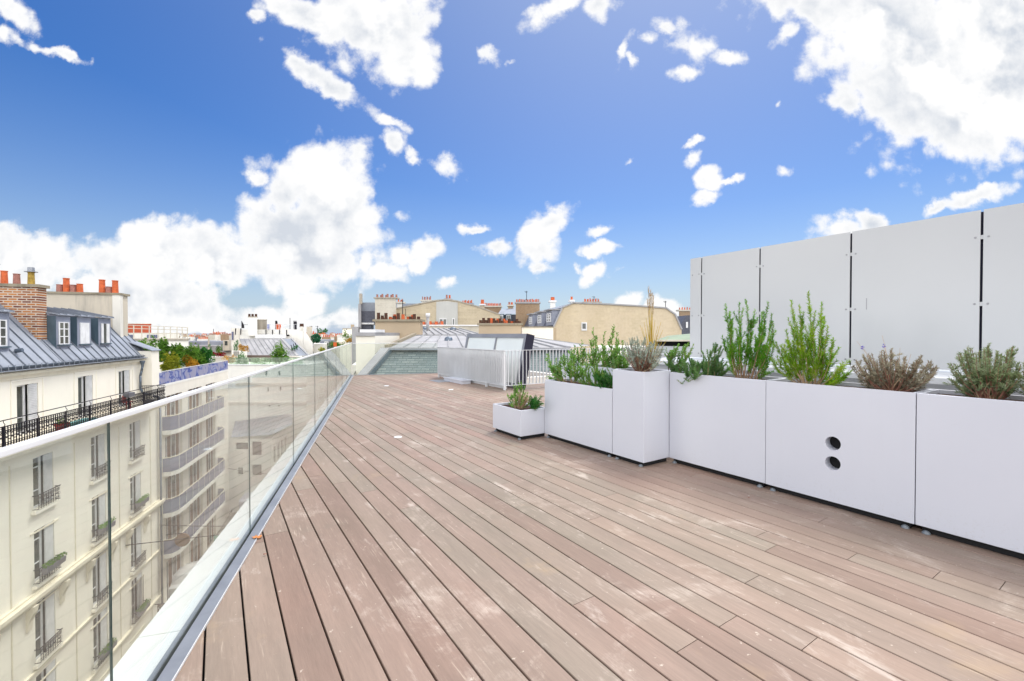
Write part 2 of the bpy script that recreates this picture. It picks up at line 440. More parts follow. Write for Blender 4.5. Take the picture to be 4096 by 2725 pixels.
M['leaf_blue'] = leafmat('blue_grey_leaves', [(.3,(.2,.25,.19)),(.5,(.36,.42,.34)),(.7,(.52,.58,.5))], .25, 12)
M['leaf_soft'] = leafmat('soft_green_leaves', [(.3,(.06,.17,.03)),(.5,(.16,.35,.06)),(.72,(.34,.5,.14))], .35, 9)
M['leaf_tree'] = leafmat('tree_leaves', [(.3,(.035,.10,.012)),(.5,(.10,.23,.025)),(.72,(.26,.38,.06))], .3, 1.6)
M['leaf_yel'] = leafmat('yellow_leaves', [(.3,(.12,.15,.015)),(.5,(.3,.33,.03)),(.72,(.55,.5,.06))], .35, 1.8)
M['leaf_oran'] = leafmat('autumn_orange_leaves', [(.3,(.3,.16,.02)),(.55,(.55,.3,.03)),(.75,(.6,.42,.06))], .35, 2)
M['leaf_red'] = leafmat('crimson_flowers', [(.3,(.15,.005,.01)),(.6,(.38,.01,.02))], .3, 3)
M['straw'] = leafmat('dry_straw_stems', [(.3,(.36,.26,.03)),(.55,(.60,.42,.05)),(.75,(.65,.30,.06))], .2, 12)
M['stem'] = simple('brown_woody_stem', (.32,.20,.12), .85, 0, .4, 20)
M['stemg'] = simple('pale_brown_stem', (.45,.31,.19), .85, 0, .4, 20)
M['twig'] = simple('dark_red_twigs', (.24,.11,.075), .85, 0, .5, 20)
M['flower'] = simple('violet_flower', (.09,.05,.5), .8)
M['seed'] = leafmat('grass_seed_heads', [(.3,(.36,.25,.16)),(.7,(.62,.48,.32))], .3, 12)
M['trunk'] = simple('tree_bark', (.10,.07,.05), .9, 0, .3, 8)
M['hedgepot'] = simple('terracotta_red_pot', (.35,.04,.03), .6)
M['teal'] = simple('teal_plastic', (.12,.42,.42), .4)
M['grey'] = simple('mid_grey_plastic', (.16,.16,.18), .5)
M['signbrown'] = simple('brown_sign_board', (.10,.07,.055), .6)
M['signgreen'] = simple('green_sign_board', (.12,.30,.22), .5)
M['deadleaf'] = simple('dry_brown_leaf', (.50,.20,.07), .9, 0, .3, 30)
M['disc'] = simple('white_disc', (.75,.76,.78), .4)
M['winglass'] = None
def windowglass():
    m, nt, _, _ = newmat('dark_window_pane')
    f = noise(nt, coords(nt, (1,1,.6)), 1.3, 3, .5)
    colr = ramp(nt, f, [(.3, (.025,.03,.028)), (.7, (.12,.13,.12))])
    finish(nt, princ(nt, colr, .05, 0, .7)); return m
M['winglass'] = windowglass()
def bluecloth():
    m, nt, _, _ = newmat('blue_printed_screen')
    g = N(nt, 'ShaderNodeNewGeometry')
    sp = N(nt, 'ShaderNodeSeparateXYZ'); nt.links.new(g.outputs['Position'], sp.inputs[0])
    hor = math_(nt, 'ADD', math_(nt, 'MULTIPLY', sp.outputs[0], -sin(A_S)), math_(nt, 'MULTIPLY', sp.outputs[1], cos(A_S)))
    cb = N(nt, 'ShaderNodeCombineXYZ'); nt.links.new(hor, cb.inputs[0]); nt.links.new(sp.outputs[2], cb.inputs[1])
    w = N(nt, 'ShaderNodeTexNoise'); w.inputs['Scale'].default_value = .6; w.inputs['Detail'].default_value = 2
    w.inputs['Distortion'].default_value = 2.2; nt.links.new(cb.outputs[0], w.inputs['Vector'])
    colr = ramp(nt, w.outputs['Fac'], [(.44, (.30,.30,.42)), (.50, (.20,.22,.42)), (.54, (.02,.05,.27)), (.62, (.28,.31,.47))])
    finish(nt, princ(nt, colr, .6, 0, .3, w.outputs['Fac'], .3, .05)); return m
M['bluecloth'] = bluecloth()

# ------------------------------------------------------------------ camera
cam_d = bpy.data.cameras.new('camera'); cam = bpy.data.objects.new('camera', cam_d); col.objects.link(cam)
cam_d.sensor_width = 36; cam_d.lens = 36*F_PX/1024; cam_d.clip_end = 5000; cam_d.clip_start = .05
cam.location = (0, 0, CAMZ); cam.rotation_euler = (pi/2-PITCH, 0, 0)
scene.camera = cam

# ------------------------------------------------------------------ light
SUN_AZ = radians(26); SUN_EL = radians(58)
sd = bpy.data.lights.new('sun', 'SUN'); sd.energy = SUN_E if 'SUN_E' in globals() else 1.55
sd.angle = radians(26); sd.color = (1, .955, .89)
sun = bpy.data.objects.new('sun', sd); col.objects.link(sun)
dirs = Vector((sin(SUN_AZ)*cos(SUN_EL), cos(SUN_AZ)*cos(SUN_EL), sin(SUN_EL)))
sun.rotation_euler = dirs.to_track_quat('Z', 'Y').to_euler(); sun.location = (20, 30, 50)

w = bpy.data.worlds.new('World'); scene.world = w; w.use_nodes = True
nt = w.node_tree; nt.nodes.clear()
sky = N(nt, 'ShaderNodeTexSky', sky_type='NISHITA'); sky.sun_disc = False
sky.sun_elevation = SUN_EL; sky.sun_rotation = SUN_AZ; sky.altitude = 60
sky.air_density = 1.0; sky.dust_density = .6; sky.ozone_density = 2.0
hs = N(nt, 'ShaderNodeHueSaturation'); hs.inputs['Saturation'].default_value = 1.45; hs.inputs['Value'].default_value = .60
hs.inputs['Hue'].default_value = .513
nt.links.new(sky.outputs[0], hs.inputs['Color'])
tc = N(nt, 'ShaderNodeTexCoord')
nrm = N(nt, 'ShaderNodeVectorMath', operation='NORMALIZE'); nt.links.new(tc.outputs['Generated'], nrm.inputs[0])
sp = N(nt, 'ShaderNodeSeparateXYZ'); nt.links.new(nrm.outputs[0], sp.inputs[0])
yy = math_(nt, 'MAXIMUM', sp.outputs[1], .04)
qx = math_(nt, 'DIVIDE', sp.outputs[0], yy); qz = math_(nt, 'DIVIDE', sp.outputs[2], yy)
q = N(nt, 'ShaderNodeCombineXYZ'); nt.links.new(qx, q.inputs[0]); nt.links.new(qz, q.inputs[1])
# domain warp: breaks the cloud outlines at two scales
def warp(vec, scale, amp, detail):
    n = N(nt, 'ShaderNodeTexNoise'); n.inputs['Scale'].default_value = scale; n.inputs['Detail'].default_value = detail
    n.inputs['Roughness'].default_value = .62
    nt.links.new(vec, n.inputs['Vector'])
    s_ = N(nt, 'ShaderNodeVectorMath', operation='SUBTRACT'); nt.links.new(n.outputs['Color'], s_.inputs[0]); s_.inputs[1].default_value = (.5,.5,.5)
    a = N(nt, 'ShaderNodeVectorMath', operation='MULTIPLY_ADD'); nt.links.new(s_.outputs[0], a.inputs[0])
    a.inputs[1].default_value = (amp, amp, 0); nt.links.new(vec, a.inputs[2]); return a.outputs[0]
qw = warp(warp(q.outputs[0], 5.5, .10, 8), 26, .022, 4)
# (u, v, ru, rv, tilt, firmness) of cloud lobes, in degrees-like units of the tangent plane * 448
CL = [(318,182,52,42,0,1.5),(345,218,38,44,0,1.5),(292,232,58,42,0,1.5),(263,178,13,12,0,1),(305,262,78,26,0,1.3),(290,200,30,40,0,1.3),
 (155,252,78,30,-8,1.4),(212,262,62,26,0,1.4),(30,262,75,30,6,1.4),(110,292,120,22,4,1.2),(0,300,70,46,0,1.2),(60,322,190,18,2,1),(170,312,85,15,4,1),
 (305,305,27,18,-6,1.2),(255,316,48,13,0,1),(330,322,40,9,0,.8),(215,328,150,9,0,.7),
 (312,22,60,20,34,1.2),(398,30,40,46,10,1.35),(358,18,48,40,20,1.2),(412,66,28,20,30,1),(326,80,52,12,31,1),(300,62,24,9,25,.8),(258,16,9,6,0,.6),
 (12,12,34,11,28,.8),(64,54,40,5,16,.7),(92,60,6,6,30,.6),(8,34,12,7,20,.5),
 (396,142,12,11,40,.9),(415,154,9,8,0,.9),(449,170,16,12,38,.95),(393,122,14,4,20,.5),(400,221,8,6,0,.5),
 (427,252,17,12,-5,1),(402,254,11,9,0,.9),(424,266,10,9,0,.9),(386,270,22,9,12,1),(366,258,14,18,20,1),(352,244,12,18,0,1),
 (475,231,18,6,3,.9),(494,252,16,8,0,.95),(551,222,26,13,-28,1.1),(539,252,21,18,0,1.2),(543,268,15,8,0,1),(540,236,17,17,0,1.1),
 (594,233,13,6,5,.9),(595,253,16,6.5,-4,.95),(596,273,13,7,-20,.95),(578,270,6,4,20,.6),(620,272,7,4,0,.5),(451,283,7,4,0,.6),
 (487,54,14,7,10,.65),(512,65,5,3,30,.5),(560,10,30,10,-35,.9),(596,10,18,13,-40,.8),
 (626,46,6,13,20,.8),(636,60,5,9,-30,.7),(686,46,24,18,25,1),(716,58,20,10,0,1),(680,74,15,10,-20,1),(650,43,9,7,0,.6),(668,34,14,9,30,.8),
 (689,143,9,3.5,-6,.8),(691,157,9,7,-20,.85),(708,182,13,11,0,1),(727,182,19,4,-6,.8),(707,199,12,7,0,.9),(629,160,6,2.5,-10,.5),(775,104,5,6,20,.6),(785,176,8,5,-20,.45),
 (912,70,105,72,22,1.5),(985,95,95,60,0,1.5),(880,20,90,55,0,1.4),(800,8,62,22,10,1.1),(945,120,85,34,6,1.3),(1060,70,90,90,0,1.5),(845,100,26,22,0,1),(788,40,26,9,-32,.7),(1010,40,120,80,0,1.5),
 (975,197,36,9,-17,1),(938,209,16,6,-20,.9),(838,232,30,14,-6,1.1),(866,224,12,12,0,1),(905,240,60,10,0,.9),
 (628,302,12,7,0,.9),(672,311,24,8,0,.9),(700,310,14,9,0,.8),(660,304,8,4,0,.6)]
acc = None
for ci_, (cu, cv, ru, rv, tl, fm) in enumerate(CL):
    if ci_ and ci_ % 8 == 0:      # keeps the shader evaluation sequential (bounded stack)
        q2 = N(nt, 'ShaderNodeVectorMath', operation='MULTIPLY_ADD'); nt.links.new(acc, q2.inputs[0])
        q2.inputs[1].default_value = (1e-7, 1e-7, 1e-7); nt.links.new(qw, q2.inputs[2]); qw = q2.outputs[0]
    mp = N(nt, 'ShaderNodeMapping', vector_type='TEXTURE')
    mp.inputs['Location'].default_value = ((cu-512)/F_PX, (334.5-cv)/F_PX, 0)
    mp.inputs['Rotation'].default_value = (0, 0, -radians(tl))
    mp.inputs['Scale'].default_value = (1.17*ru/F_PX, 1.17*rv/F_PX, 1)
    nt.links.new(qw, mp.inputs[0])
    ln = N(nt, 'ShaderNodeVectorMath', operation='LENGTH'); nt.links.new(mp.outputs[0], ln.inputs[0])
    val = math_(nt, 'MULTIPLY_ADD', ln.outputs['Value'], -fm, fm)
    if acc is None: acc = val
    else:
        acc = math_(nt, 'MAXIMUM', acc, val)
fb = noise(nt, q.outputs[0], 11, 9, .66, .2)       # ragged edge
fb2 = noise(nt, q.outputs[0], 38, 5, .6)
def billow(vec, scale):
    vo = N(nt, 'ShaderNodeTexVoronoi', feature='SMOOTH_F1'); vo.inputs['Scale'].default_value = scale; vo.inputs['Smoothness'].default_value = .25
    nt.links.new(vec, vo.inputs['Vector']); return vo.outputs['Distance']
bq = warp(q.outputs[0], 14, .03, 4)
bl = math_(nt, 'ADD', math_(nt, 'MULTIPLY_ADD', billow(bq, 11), -.85, .43), math_(nt, 'MULTIPLY_ADD', billow(bq, 27), -.55, .26))
e = math_(nt, 'ADD', math_(nt, 'ADD', acc, bl), math_(nt, 'MULTIPLY_ADD', fb, 1.5, -.75))
e = math_(nt, 'ADD', e, math_(nt, 'MULTIPLY_ADD', fb2, .5, -.25))
mr = N(nt, 'ShaderNodeMapRange', interpolation_type='SMOOTHSTEP'); nt.links.new(e, mr.inputs[0])
mr.inputs[1].default_value = -.14; mr.inputs[2].default_value = .50
front = math_(nt, 'MULTIPLY', mr.outputs[0], math_(nt, 'GREATER_THAN', sp.outputs[1], .1))
# broken cloud over the rest of the sky
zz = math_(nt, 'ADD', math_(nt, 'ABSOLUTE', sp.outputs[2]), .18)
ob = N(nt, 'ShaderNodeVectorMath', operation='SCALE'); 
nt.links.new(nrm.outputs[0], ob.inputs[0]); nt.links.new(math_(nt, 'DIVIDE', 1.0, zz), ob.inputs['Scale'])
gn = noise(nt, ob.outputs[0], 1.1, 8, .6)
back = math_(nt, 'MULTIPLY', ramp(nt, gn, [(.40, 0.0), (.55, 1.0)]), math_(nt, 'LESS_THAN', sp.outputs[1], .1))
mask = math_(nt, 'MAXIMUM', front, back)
# cloud body tone: relief of the billows as lit from the sun's side
def shifted(dx, dy):
    a = N(nt, 'ShaderNodeVectorMath', operation='ADD'); nt.links.new(q.outputs[0], a.inputs[0]); a.inputs[1].default_value = (dx, dy, 0); return a.outputs[0]
def relief(scale, d, det):
    return math_(nt, 'SUBTRACT', noise(nt, q.outputs[0], scale, det, .58), noise(nt, shifted(d*.42, d*.9), scale, det, .58))
rl = math_(nt, 'ADD', math_(nt, 'MULTIPLY', relief(5.0, .075, 5), 2.4), math_(nt, 'MULTIPLY', bl, .55))
thick = N(nt, 'ShaderNodeMapRange'); nt.links.new(e, thick.inputs[0]); thick.inputs[1].default_value = .35; thick.inputs[2].default_value = 1.25
dark = ramp(nt, math_(nt, 'ADD', rl, .5), [(.30, 1.0), (.64, 0.0)])
shf = math_(nt, 'MULTIPLY', dark, thick.outputs[0])
CLW = 4.75
cc = mixc(nt, shf, (1.0*CLW, 1.0*CLW, 1.0*CLW), (.66*CLW, .705*CLW, .775*CLW))
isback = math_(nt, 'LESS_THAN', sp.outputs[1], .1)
cc = mixc(nt, isback, cc, (15.2, 15.0, 14.8))      # unseen cloud behind the viewer, brightened as added fill light
# veil of thin bright air near the sun and towards the horizon
dt = N(nt, 'ShaderNodeVectorMath', operation='DOT_PRODUCT'); nt.links.new(nrm.outputs[0], dt.inputs[0]); dt.inputs[1].default_value = dirs
gl = math_(nt, 'POWER', math_(nt, 'MAXIMUM', dt.outputs['Value'], 0.0), 22.0)
veil = math_(nt, 'MULTIPLY', gl, .8)
hz = math_(nt, 'POWER', math_(nt, 'SUBTRACT', 1.0, math_(nt, 'ABSOLUTE', sp.outputs[2])), 5.5)
veil = math_(nt, 'MAXIMUM', veil, math_(nt, 'MULTIPLY', hz, .95))
gl2 = math_(nt, 'MULTIPLY', math_(nt, 'POWER', math_(nt, 'MAXIMUM', dt.outputs['Value'], 0.0), 3.5), .55)
veil = math_(nt, 'MAXIMUM', veil, gl2)
base = mixc(nt, veil, hs.outputs[0], (.47*CLW, .58*CLW, .76*CLW))
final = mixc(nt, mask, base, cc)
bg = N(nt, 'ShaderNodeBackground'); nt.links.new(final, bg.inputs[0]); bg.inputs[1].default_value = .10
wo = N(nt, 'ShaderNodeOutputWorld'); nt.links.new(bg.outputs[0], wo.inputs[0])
w.cycles.sampling_method = 'MANUAL'; w.cycles.sample_map_resolution = 512

scene.view_settings.view_transform = 'Standard'; scene.view_settings.look = 'None'
scene.view_settings.exposure = 1.1; scene.view_settings.gamma = 1
scene.cycles.use_denoising = True
scene.cycles.max_bounces = 8; scene.cycles.transparent_max_bounces = 16
scene.cycles.diffuse_bounces = 3; scene.cycles.glossy_bounces = 4
scene.cycles.caustics_reflective = False; scene.cycles.caustics_refractive = False
# ================================================================== terrace
Z0 = 0.0
NG = .87                       # glass plane
S_END = sn(351, 375.3, .87)[0]
S_END = 16.25
def clip(poly, a, b, c):       # keep a*x+b*y<=c
    out = []
    for i in range(len(poly)):
        p, q_ = poly[i], poly[(i+1) % len(poly)]
        dp = a*p[0]+b*p[1]-c; dq = a*q_[0]+b*q_[1]-c
        if dp <= 0: out.append(p)
        if (dp < 0 < dq) or (dq < 0 < dp):
            t = dp/(dp-dq); out.append((p[0]+t*(q_[0]-p[0]), p[1]+t*(q_[1]-p[1])))
    return out
HP = [(-cos(A_S), -sin(A_S), .795), (-sin(A_S), cos(A_S), S_END-.03)]
PIT = .158; GAP = .0085; OFF0 = None
deck = MB(); tones = []
# board lines run through the point seen at (279.4, 681) at the bottom edge
g0 = at(700/4+213*.526/4, 681, 1); g0 = None
d0 = ray((700+925*.5261)/4, 681.2); k0 = -CAMZ/d0.z; cx0 = cos(A_B)*d0.x*k0+sin(A_B)*d0.y*k0
c_start = cx0 - PIT*60
for i in range(0, 130):
    c0 = c_start+i*PIT+GAP/2; c1 = c_start+(i+1)*PIT-GAP/2
    if c0 > 9.6: break
    cmax_b = 26
    b = -4.5-R.random()*3.0
    while b < cmax_b:
        L = R.choice([2.6, 3.0, 3.6, 4.0, 3.2])
        b0, b1 = b+.0018, b+L-.0018
        b += L
        poly = [BF(b0,c0,0), BF(b1,c0,0), BF(b1,c1,0), BF(b0,c1,0)]
        poly = [(p.x, p.y) for p in poly]
        for h in HP: 
            if poly: poly = clip(poly, *h)
        if c0 > 4.6 and poly:
            # the deck only continues to the right beyond the panel wall
            poly = clip(poly, sin(A_B), -cos(A_B), -5.4)
        if len(poly) < 3: continue
        n = len(poly); i0 = len(deck.v); t = R.random()
        ch = .0022
        cxm = sum(p[0] for p in poly)/n; cym = sum(p[1] for p in poly)/n
        def inset(p):
            # shrink across the board only
            cc_ = p[0]*cos(A_B)+p[1]*sin(A_B); mid = (c0+c1)/2
            k = -ch if cc_ > mid+.03 else (ch if cc_ < mid-.03 else 0)
            return (p[0]+k*cos(A_B), p[1]+k*sin(A_B))
        top = [inset(p) for p in poly]
        for p in top: deck.v.append(Vector((p[0], p[1], 0)))
        for p in poly: deck.v.append(Vector((p[0], p[1], -.003)))
        for p in poly: deck.v.append(Vector((p[0], p[1], -.024)))
        deck.f.append(tuple(i0+k for k in range(n))); deck.mi.append(0); tones.append(t)
        for lv in (0, 1):
            for k in range(n):
                j = (k+1) % n
                deck.f.append((i0+lv*n+k, i0+(lv+1)*n+k, i0+(lv+1)*n+j, i0+lv*n+j)); deck.mi.append(0); tones.append(t)
dk = deck.build('deck', M['deck'], recalc=False)
a_ = dk.data.attributes.new('tone', 'FLOAT', 'FACE'); a_.data.foreach_set('value', tones)
dk['kind'] = 'structure'
bpy.context.view_layer.update()

# our own building under the deck
own = thing('apartment_building', 'white building under the decked roof terrace with a white edge coping', 'building', SF(5, -6, -17))
MB(SF).box(-8, S_END+.05, -16, 1.02, -19, -.07).build('wall', M['white2'], own)
MB(SF).box(-7.9, S_END, -15.9, .79, -.069, -.045).build('gap_dark_sheet', M['black'], own)  # black sheet added under the boards so their gaps read as shaded
m = MB(SF)
for k in range(14):
    a = -8+k*1.75
    m.box(a, min(a+1.744, S_END+.06), .90, 1.085, -.069, -.02)
m.build('coping', M['coping'], own, bevel=.004)

# glass balustrade
bal = thing('glass_balustrade', 'long frameless glass balustrade with slim white handrail along the street edge', 'balustrade', SF(2, NG, 0))
edges = [SE for SE in [ -.35+1.77*k for k in range(-2, 10)]]
us = [108, 250, 293.6, 315, 326.6]
s_first = sn(108, 400, NG)[0]; s_sec = sn(250, 400, NG)[0]; s_3 = sn(293.6, 400, NG)[0]; s_4 = sn(315, 400, NG)[0]; s_5 = sn(326.6,400,NG)[0]
pw = (s_4-s_first)/3
joints = [s_first+pw*k for k in range(-2, 12)]
joints = [j for j in joints if j < S_END-.4]+[S_END-.02]
for a, b in zip(joints[:-1], joints[1:]):
    g = MB(SF).box(a+.0025, b-.0025, NG-.003, NG+.003, -.05, 1.105)
    g.mi = [1 if k in (3, 5) else 0 for k in range(6)]
    g.build('glass_pane', [M['glass'], M['glassedge']], bal)
MB(SF).box(joints[0], S_END+.015, NG-.013, NG+.013, 1.106, 1.124).build('handrail', M['whitemetal'], bal, bevel=.003)
ch_ = MB(SF)
ch_.box(joints[0], S_END, .80, NG-.010, -.06, .006).box(joints[0], S_END, NG+.010, .899, -.06, .004)
ch_.build('base_channel', M['alu'], bal)
tr = MB(SF); tr.box(joints[0], S_END, .797, .7995, -.01, .0095); tr.build('edge_trim', M['whitemetal'], bal)

end = thing('glass_balustrade', 'short glass balustrade across the far end of the deck before the slate wall', 'balustrade', SF(S_END, -.6, 0))
nE = -2.05
for a, b in ((NG-.03, -.58), (-.59, nE)):
    g = MB(SF).box(S_END-.008, S_END+.008, b, a, -.04, 1.085)
    g.mi = [1 if k in (2, 4) else 0 for k in range(6)]
    g.build('glass_pane', [M['glass'], M['glassedge']], end)
MB(SF).box(S_END-.02, S_END+.02, nE, NG-.03, 1.086, 1.104).build('handrail', M['whitemetal'], end, bevel=.003)
MB(SF).box(S_END-.03, S_END+.03, nE, NG-.03, -.06, .012).build('base_channel', M['alu'], end)

# ------------------------------------------------------------------ planters
def planter(name, label, b0, b1, c0, c1, h, holes=None, feet=True, soil_drop=.03, frame=BF, group='white metal planters along the deck'):
    t = thing(name, label, 'planter', frame((b0+b1)/2, (c0+c1)/2, 0), group)
    w_ = .022; z0 = .050; g = .0026
    b0 += g; b1 -= g
    m = MB(frame)
    def rect(a0,a1,x0,x1,z): return [frame(a0,x0,z),frame(a1,x0,z),frame(a1,x1,z),frame(a0,x1,z)]
    o0 = rect(b0,b1,c0,c1,z0); o1 = rect(b0,b1,c0,c1,h); i1 = rect(b0+w_,b1-w_,c0+w_,c1-w_,h); i0 = rect(b0+w_,b1-w_,c0+w_,c1-w_,h-.12)
    i = len(m.v); m.v += o0+o1+i1+i0
    for L in range(3):
        for k in range(4):
            if L == 0 and k == 0 and holes: continue
            j = (k+1) % 4
            m.f.append((i+L*4+k, i+L*4+j, i+L*4+4+j, i+L*4+4+k)); m.mi.append(0)
    m.f.append((i, i+3, i+2, i+1)); m.mi.append(0)
    m.f.append((i+12, i+13, i+14, i+15)); m.mi.append(0)
    body_holes = []
    if holes:
        # front face (c = c0) is face k=3? -> use polygon ring with round openings
        pass
    body = m
    if holes:
        # front face at c0 rebuilt with round openings cut through it
        n = 28; (bb, zs, r) = holes
        zmid = (zs[0]+zs[1])/2
        Bx0, Bx1 = b0, b1
        half = .075
        # strips outside the square blocks around the holes
        blocks = [(z-half, z+half) for z in sorted(zs)]
        cuts = [z0, blocks[0][0], blocks[0][1], blocks[1][0], blocks[1][1], h]
        for k in range(5):
            za, zb = cuts[k], cuts[k+1]
            if k in (1, 3):
                m.face([(Bx0,c0,za),(bb-half,c0,za),(bb-half,c0,zb),(Bx0,c0,zb)])
                m.face([(bb+half,c0,za),(Bx1,c0,za),(Bx1,c0,zb),(bb+half,c0,zb)])
                zc = (za+zb)/2
                sq = []; ci = []
                for q_ in range(n):
                    t_ = 2*pi*q_/n+pi/4; cx_, sx_ = cos(t_), sin(t_); mxx = max(abs(cx_), abs(sx_))
                    sq.append((bb+half*cx_/mxx, c0, zc+half*sx_/mxx)); ci.append((bb+r*cx_, c0, zc+r*sx_))
                for q_ in range(n):
                    p_ = (q_+1) % n
                    m.face([sq[q_], sq[p_], ci[p_], ci[q_]])
                    a1_ = (ci[q_][0], c0+.09, ci[q_][2]); a2_ = (ci[p_][0], c0+.09, ci[p_][2])
                    m.face([ci[q_], ci[p_], a2_, a1_])
            else:
                m.face([(Bx0,c0,za),(Bx1,c0,za),(Bx1,c0,zb),(Bx0,c0,zb)])
    m.build('planter_box', M['planter'], t, bevel=0 if holes else .003, recalc=not holes)
    MB(frame).box(b0+w_+.001, b1-w_-.001, c0+w_+.001, c1-w_-.001, h-.11, h-soil_drop).build('soil', M['soil'], t)
    if holes: MB(frame).box(b0+.02, b1-.02, c0+.085, c1-.03, z0+.02, h-.14).build('hole_shade_box', M['black'], t)  # black box put in for the shade inside the round holes
    MB(frame).box(b0+.03, b1-.03, c0+.035, c1-.03, .0035, .0485).build('shadow_gap_base', M['black'], t)  # recessed base, its black stands in for the shadow gap below
    if feet:
        for bb_ in (b0+.055, b1-.055):
            p = frame(bb_, c0+.02, 0)
            MB().lathe(p+Vector((0,0,.001)), [(.025,0),(.025,.006),(.018,.015),(.011,.021),(.001,.023)], 12).build('foot', M['foot'], t, smooth=True)
    return t
planter('planter', 'long white planter nearest the camera at the right edge, bushy green-grey lavender in it', .045, 1.075, 4.13, 4.56, .985)
planter('planter', 'long white planter pierced by two round holes in its face', 1.075, 2.115, 4.13, 4.56, .985, holes=(1.585, (.363, .523), .055))
planter('planter', 'long white planter between the tall column planter and the one with round holes', 2.115, 3.148, 4.13, 4.56, .985)
planter('planter', 'narrow tall white column planter projecting in front of the row', 3.15, 3.60, 3.722, 4.16, 1.005)
planter('planter', 'medium height white planter between the column planter and the low box', 3.603, 4.857, 3.722, 4.12, .782)
planter('planter', 'low square white planter box at the far end of the row', 4.86, 5.58, 3.33, 3.78, .395)
planter('planter', 'white planter standing behind the medium planter, tall leafy stems in it', 3.5, 5.3, 4.35, 4.75, .955, feet=False)
planter('planter', 'white planter partly cut off by the right edge of the photo', -1.0, .04, 4.13, 4.56, .985)

# ------------------------------------------------------------------ panel wall
CW = 5.6
def wb(u):
    d = ray(u, 334); k = CW/(cos(A_W)*d.x+sin(A_W)*d.y); return (-sin(A_W)*d.x+cos(A_W)*d.y)*k
wl = thing('panel_wall', 'tall wall of smooth white panels with dark vertical joints behind the planters', 'wall', WF(3, CW+.2, 0))
ub = [690, 701.2, 759.4, 850.2, 980.5]
bs = [wb(x) for x in ub]
bs.append(bs[-1]-(bs[-2]-bs[-1])); bs.append(bs[-1]-1.05); bs.append(bs[-1]-1.05)
ZT = 2.5; ZB = 1.07
for a, b in zip(bs[:-1], bs[1:]):
    lo = b+.0095; hi = a-(.0095 if a != bs[0] else 0)
    MB(WF).box(lo, hi, CW, CW+.012, ZB, ZT).build('panel', M['panel'], wl)
MB(WF).box(bs[-1], bs[0]-.01, CW+.03, CW+.05, ZB, ZT-.012).build('backing', M['darknavy'], wl)
for k, a in enumerate(bs[1:-1]):
    m = MB(WF); bo = MB(WF)
    for z in (2.26, 1.67, 1.13):
        m.box(a-.0094, a+.0094, CW+.004, CW+.02, z-.018, z+.018)
        for sg in (-1, 1):
            p = WF(a+sg*.042, CW, z+.001*sg)
            nrm_ = WF(0,-1,0)
            bo.cyl(p, p+nrm_*.004, .009, .008, 12).cyl(p+nrm_*.004, p+nrm_*.006, .004, .003, 8)
    m.build('clip', M['panel'], wl); bo.build('bolt', M['steel'], wl)
bo = MB()
for z in (2.26, 1.67, 1.13):
    p = WF(bs[0]-.035, CW, z); bo.cyl(p, p+WF(0,-1,0)*.004, .009, .008, 12)
bo.build('bolt', M['steel'], wl)
MB(WF).box(wb(866.2)-.004, wb(866.2)+.004, CW-.001, CW+.001, 1.66, 1.78).build('scuff_mark', M['steel'], wl)
pp = thing('parapet_wall', 'low white parapet with a broad metal coping at the foot of the panel wall', 'parapet', WF(3, 5.2, 0))
MB(WF).box(-2.5, bs[0]+.25, 5.0, CW+1.2, -.2, .93).build('wall', M['white'], pp)
MB(WF).box(-2.5, bs[0]+.3, 4.80, CW+.55, .995, 1.052).build('coping', M['whitemetal'], pp, bevel=.006)
MB(WF).box(-2.5, bs[0]+.27, 4.90, CW+.6, .93, .9945).build('coping_underlay', M['whitemetal'], pp)
# dark gap between planters and parapet is simply open down to the roof
MB(BF).box(-3, 5.6, 4.6, 5.3, -.065, -.03).build('gap_dark_sheet', M['grey'], own)

# ------------------------------------------------------------------ stair hatch guard
guard = thing('metal_guard_railing', 'light grey flat-bar guard railing around the open roof hatch', 'railing', at(504.5, 385.4, 11.2))
pL = at(437.5, 374.5, 14.45); pC = at(504.5, 385.4, 11.25)
b_c = -sin(A_B)*pC.x+cos(A_B)*pC.y; c_c = cos(A_B)*pC.x+sin(A_B)*pC.y
GZ0, GZ1 = .115, 1.0
LB = 4.05; LC = 5.1
m = MB(BF)
nb = 46
for k in range(nb+1):
    b = b_c+LB*k/nb
    m.box(b-.006, b+.006, c_c-.022, c_c+.022, GZ0, GZ1-.013)
m.build('picket', M['railgrey'], guard)
m = MB(BF)
for k in range(1, 46):
    c = c_c+LC*k/46
    m.box(b_c-.022, b_c+.022, c-.006, c+.006, GZ0, GZ1-.013)
m.build('picket', M['railgrey'], guard)
MB(BF).box(b_c-.025, b_c+LB, c_c-.025, c_c+.025, GZ1-.012, GZ1).box(b_c-.025, b_c+.025, c_c+.026, c_c+LC, GZ1-.012, GZ1).build('top_rail', M['railgrey'], guard)
MB(BF).box(b_c-.025, b_c+LB, c_c-.025, c_c+.025, GZ0-.013, GZ0-.001).box(b_c-.025, b_c+.025, c_c+.026, c_c+LC, GZ0-.013, GZ0-.001).build('bottom_rail', M['railgrey'], guard)
for b in (b_c, b_c+.9, b_c+2.3, b_c+3.2, b_c+LB-.05):
    MB(BF).box(b-.03, b+.03, c_c-.02, c_c+.02, 0, GZ0-.0135).build('bracket', M['railgrey'], guard)
for c in (c_c+1.4, c_c+2.9, c_c+4.4):
    MB(BF).box(b_c-.02, b_c+.02, c-.03, c+.03, 0, GZ0-.0135).build('bracket', M['railgrey'], guard)
MB(BF).box(b_c+.02, b_c+LB, c_c+.06, c_c+.075, .02, .9).build('infill_sheet', M['railgrey'], guard)
step = thing('step_box', 'white metal box under the bottom rail of the grey guard railing', 'box', BF(b_c+2.3, c_c-.1, 0))
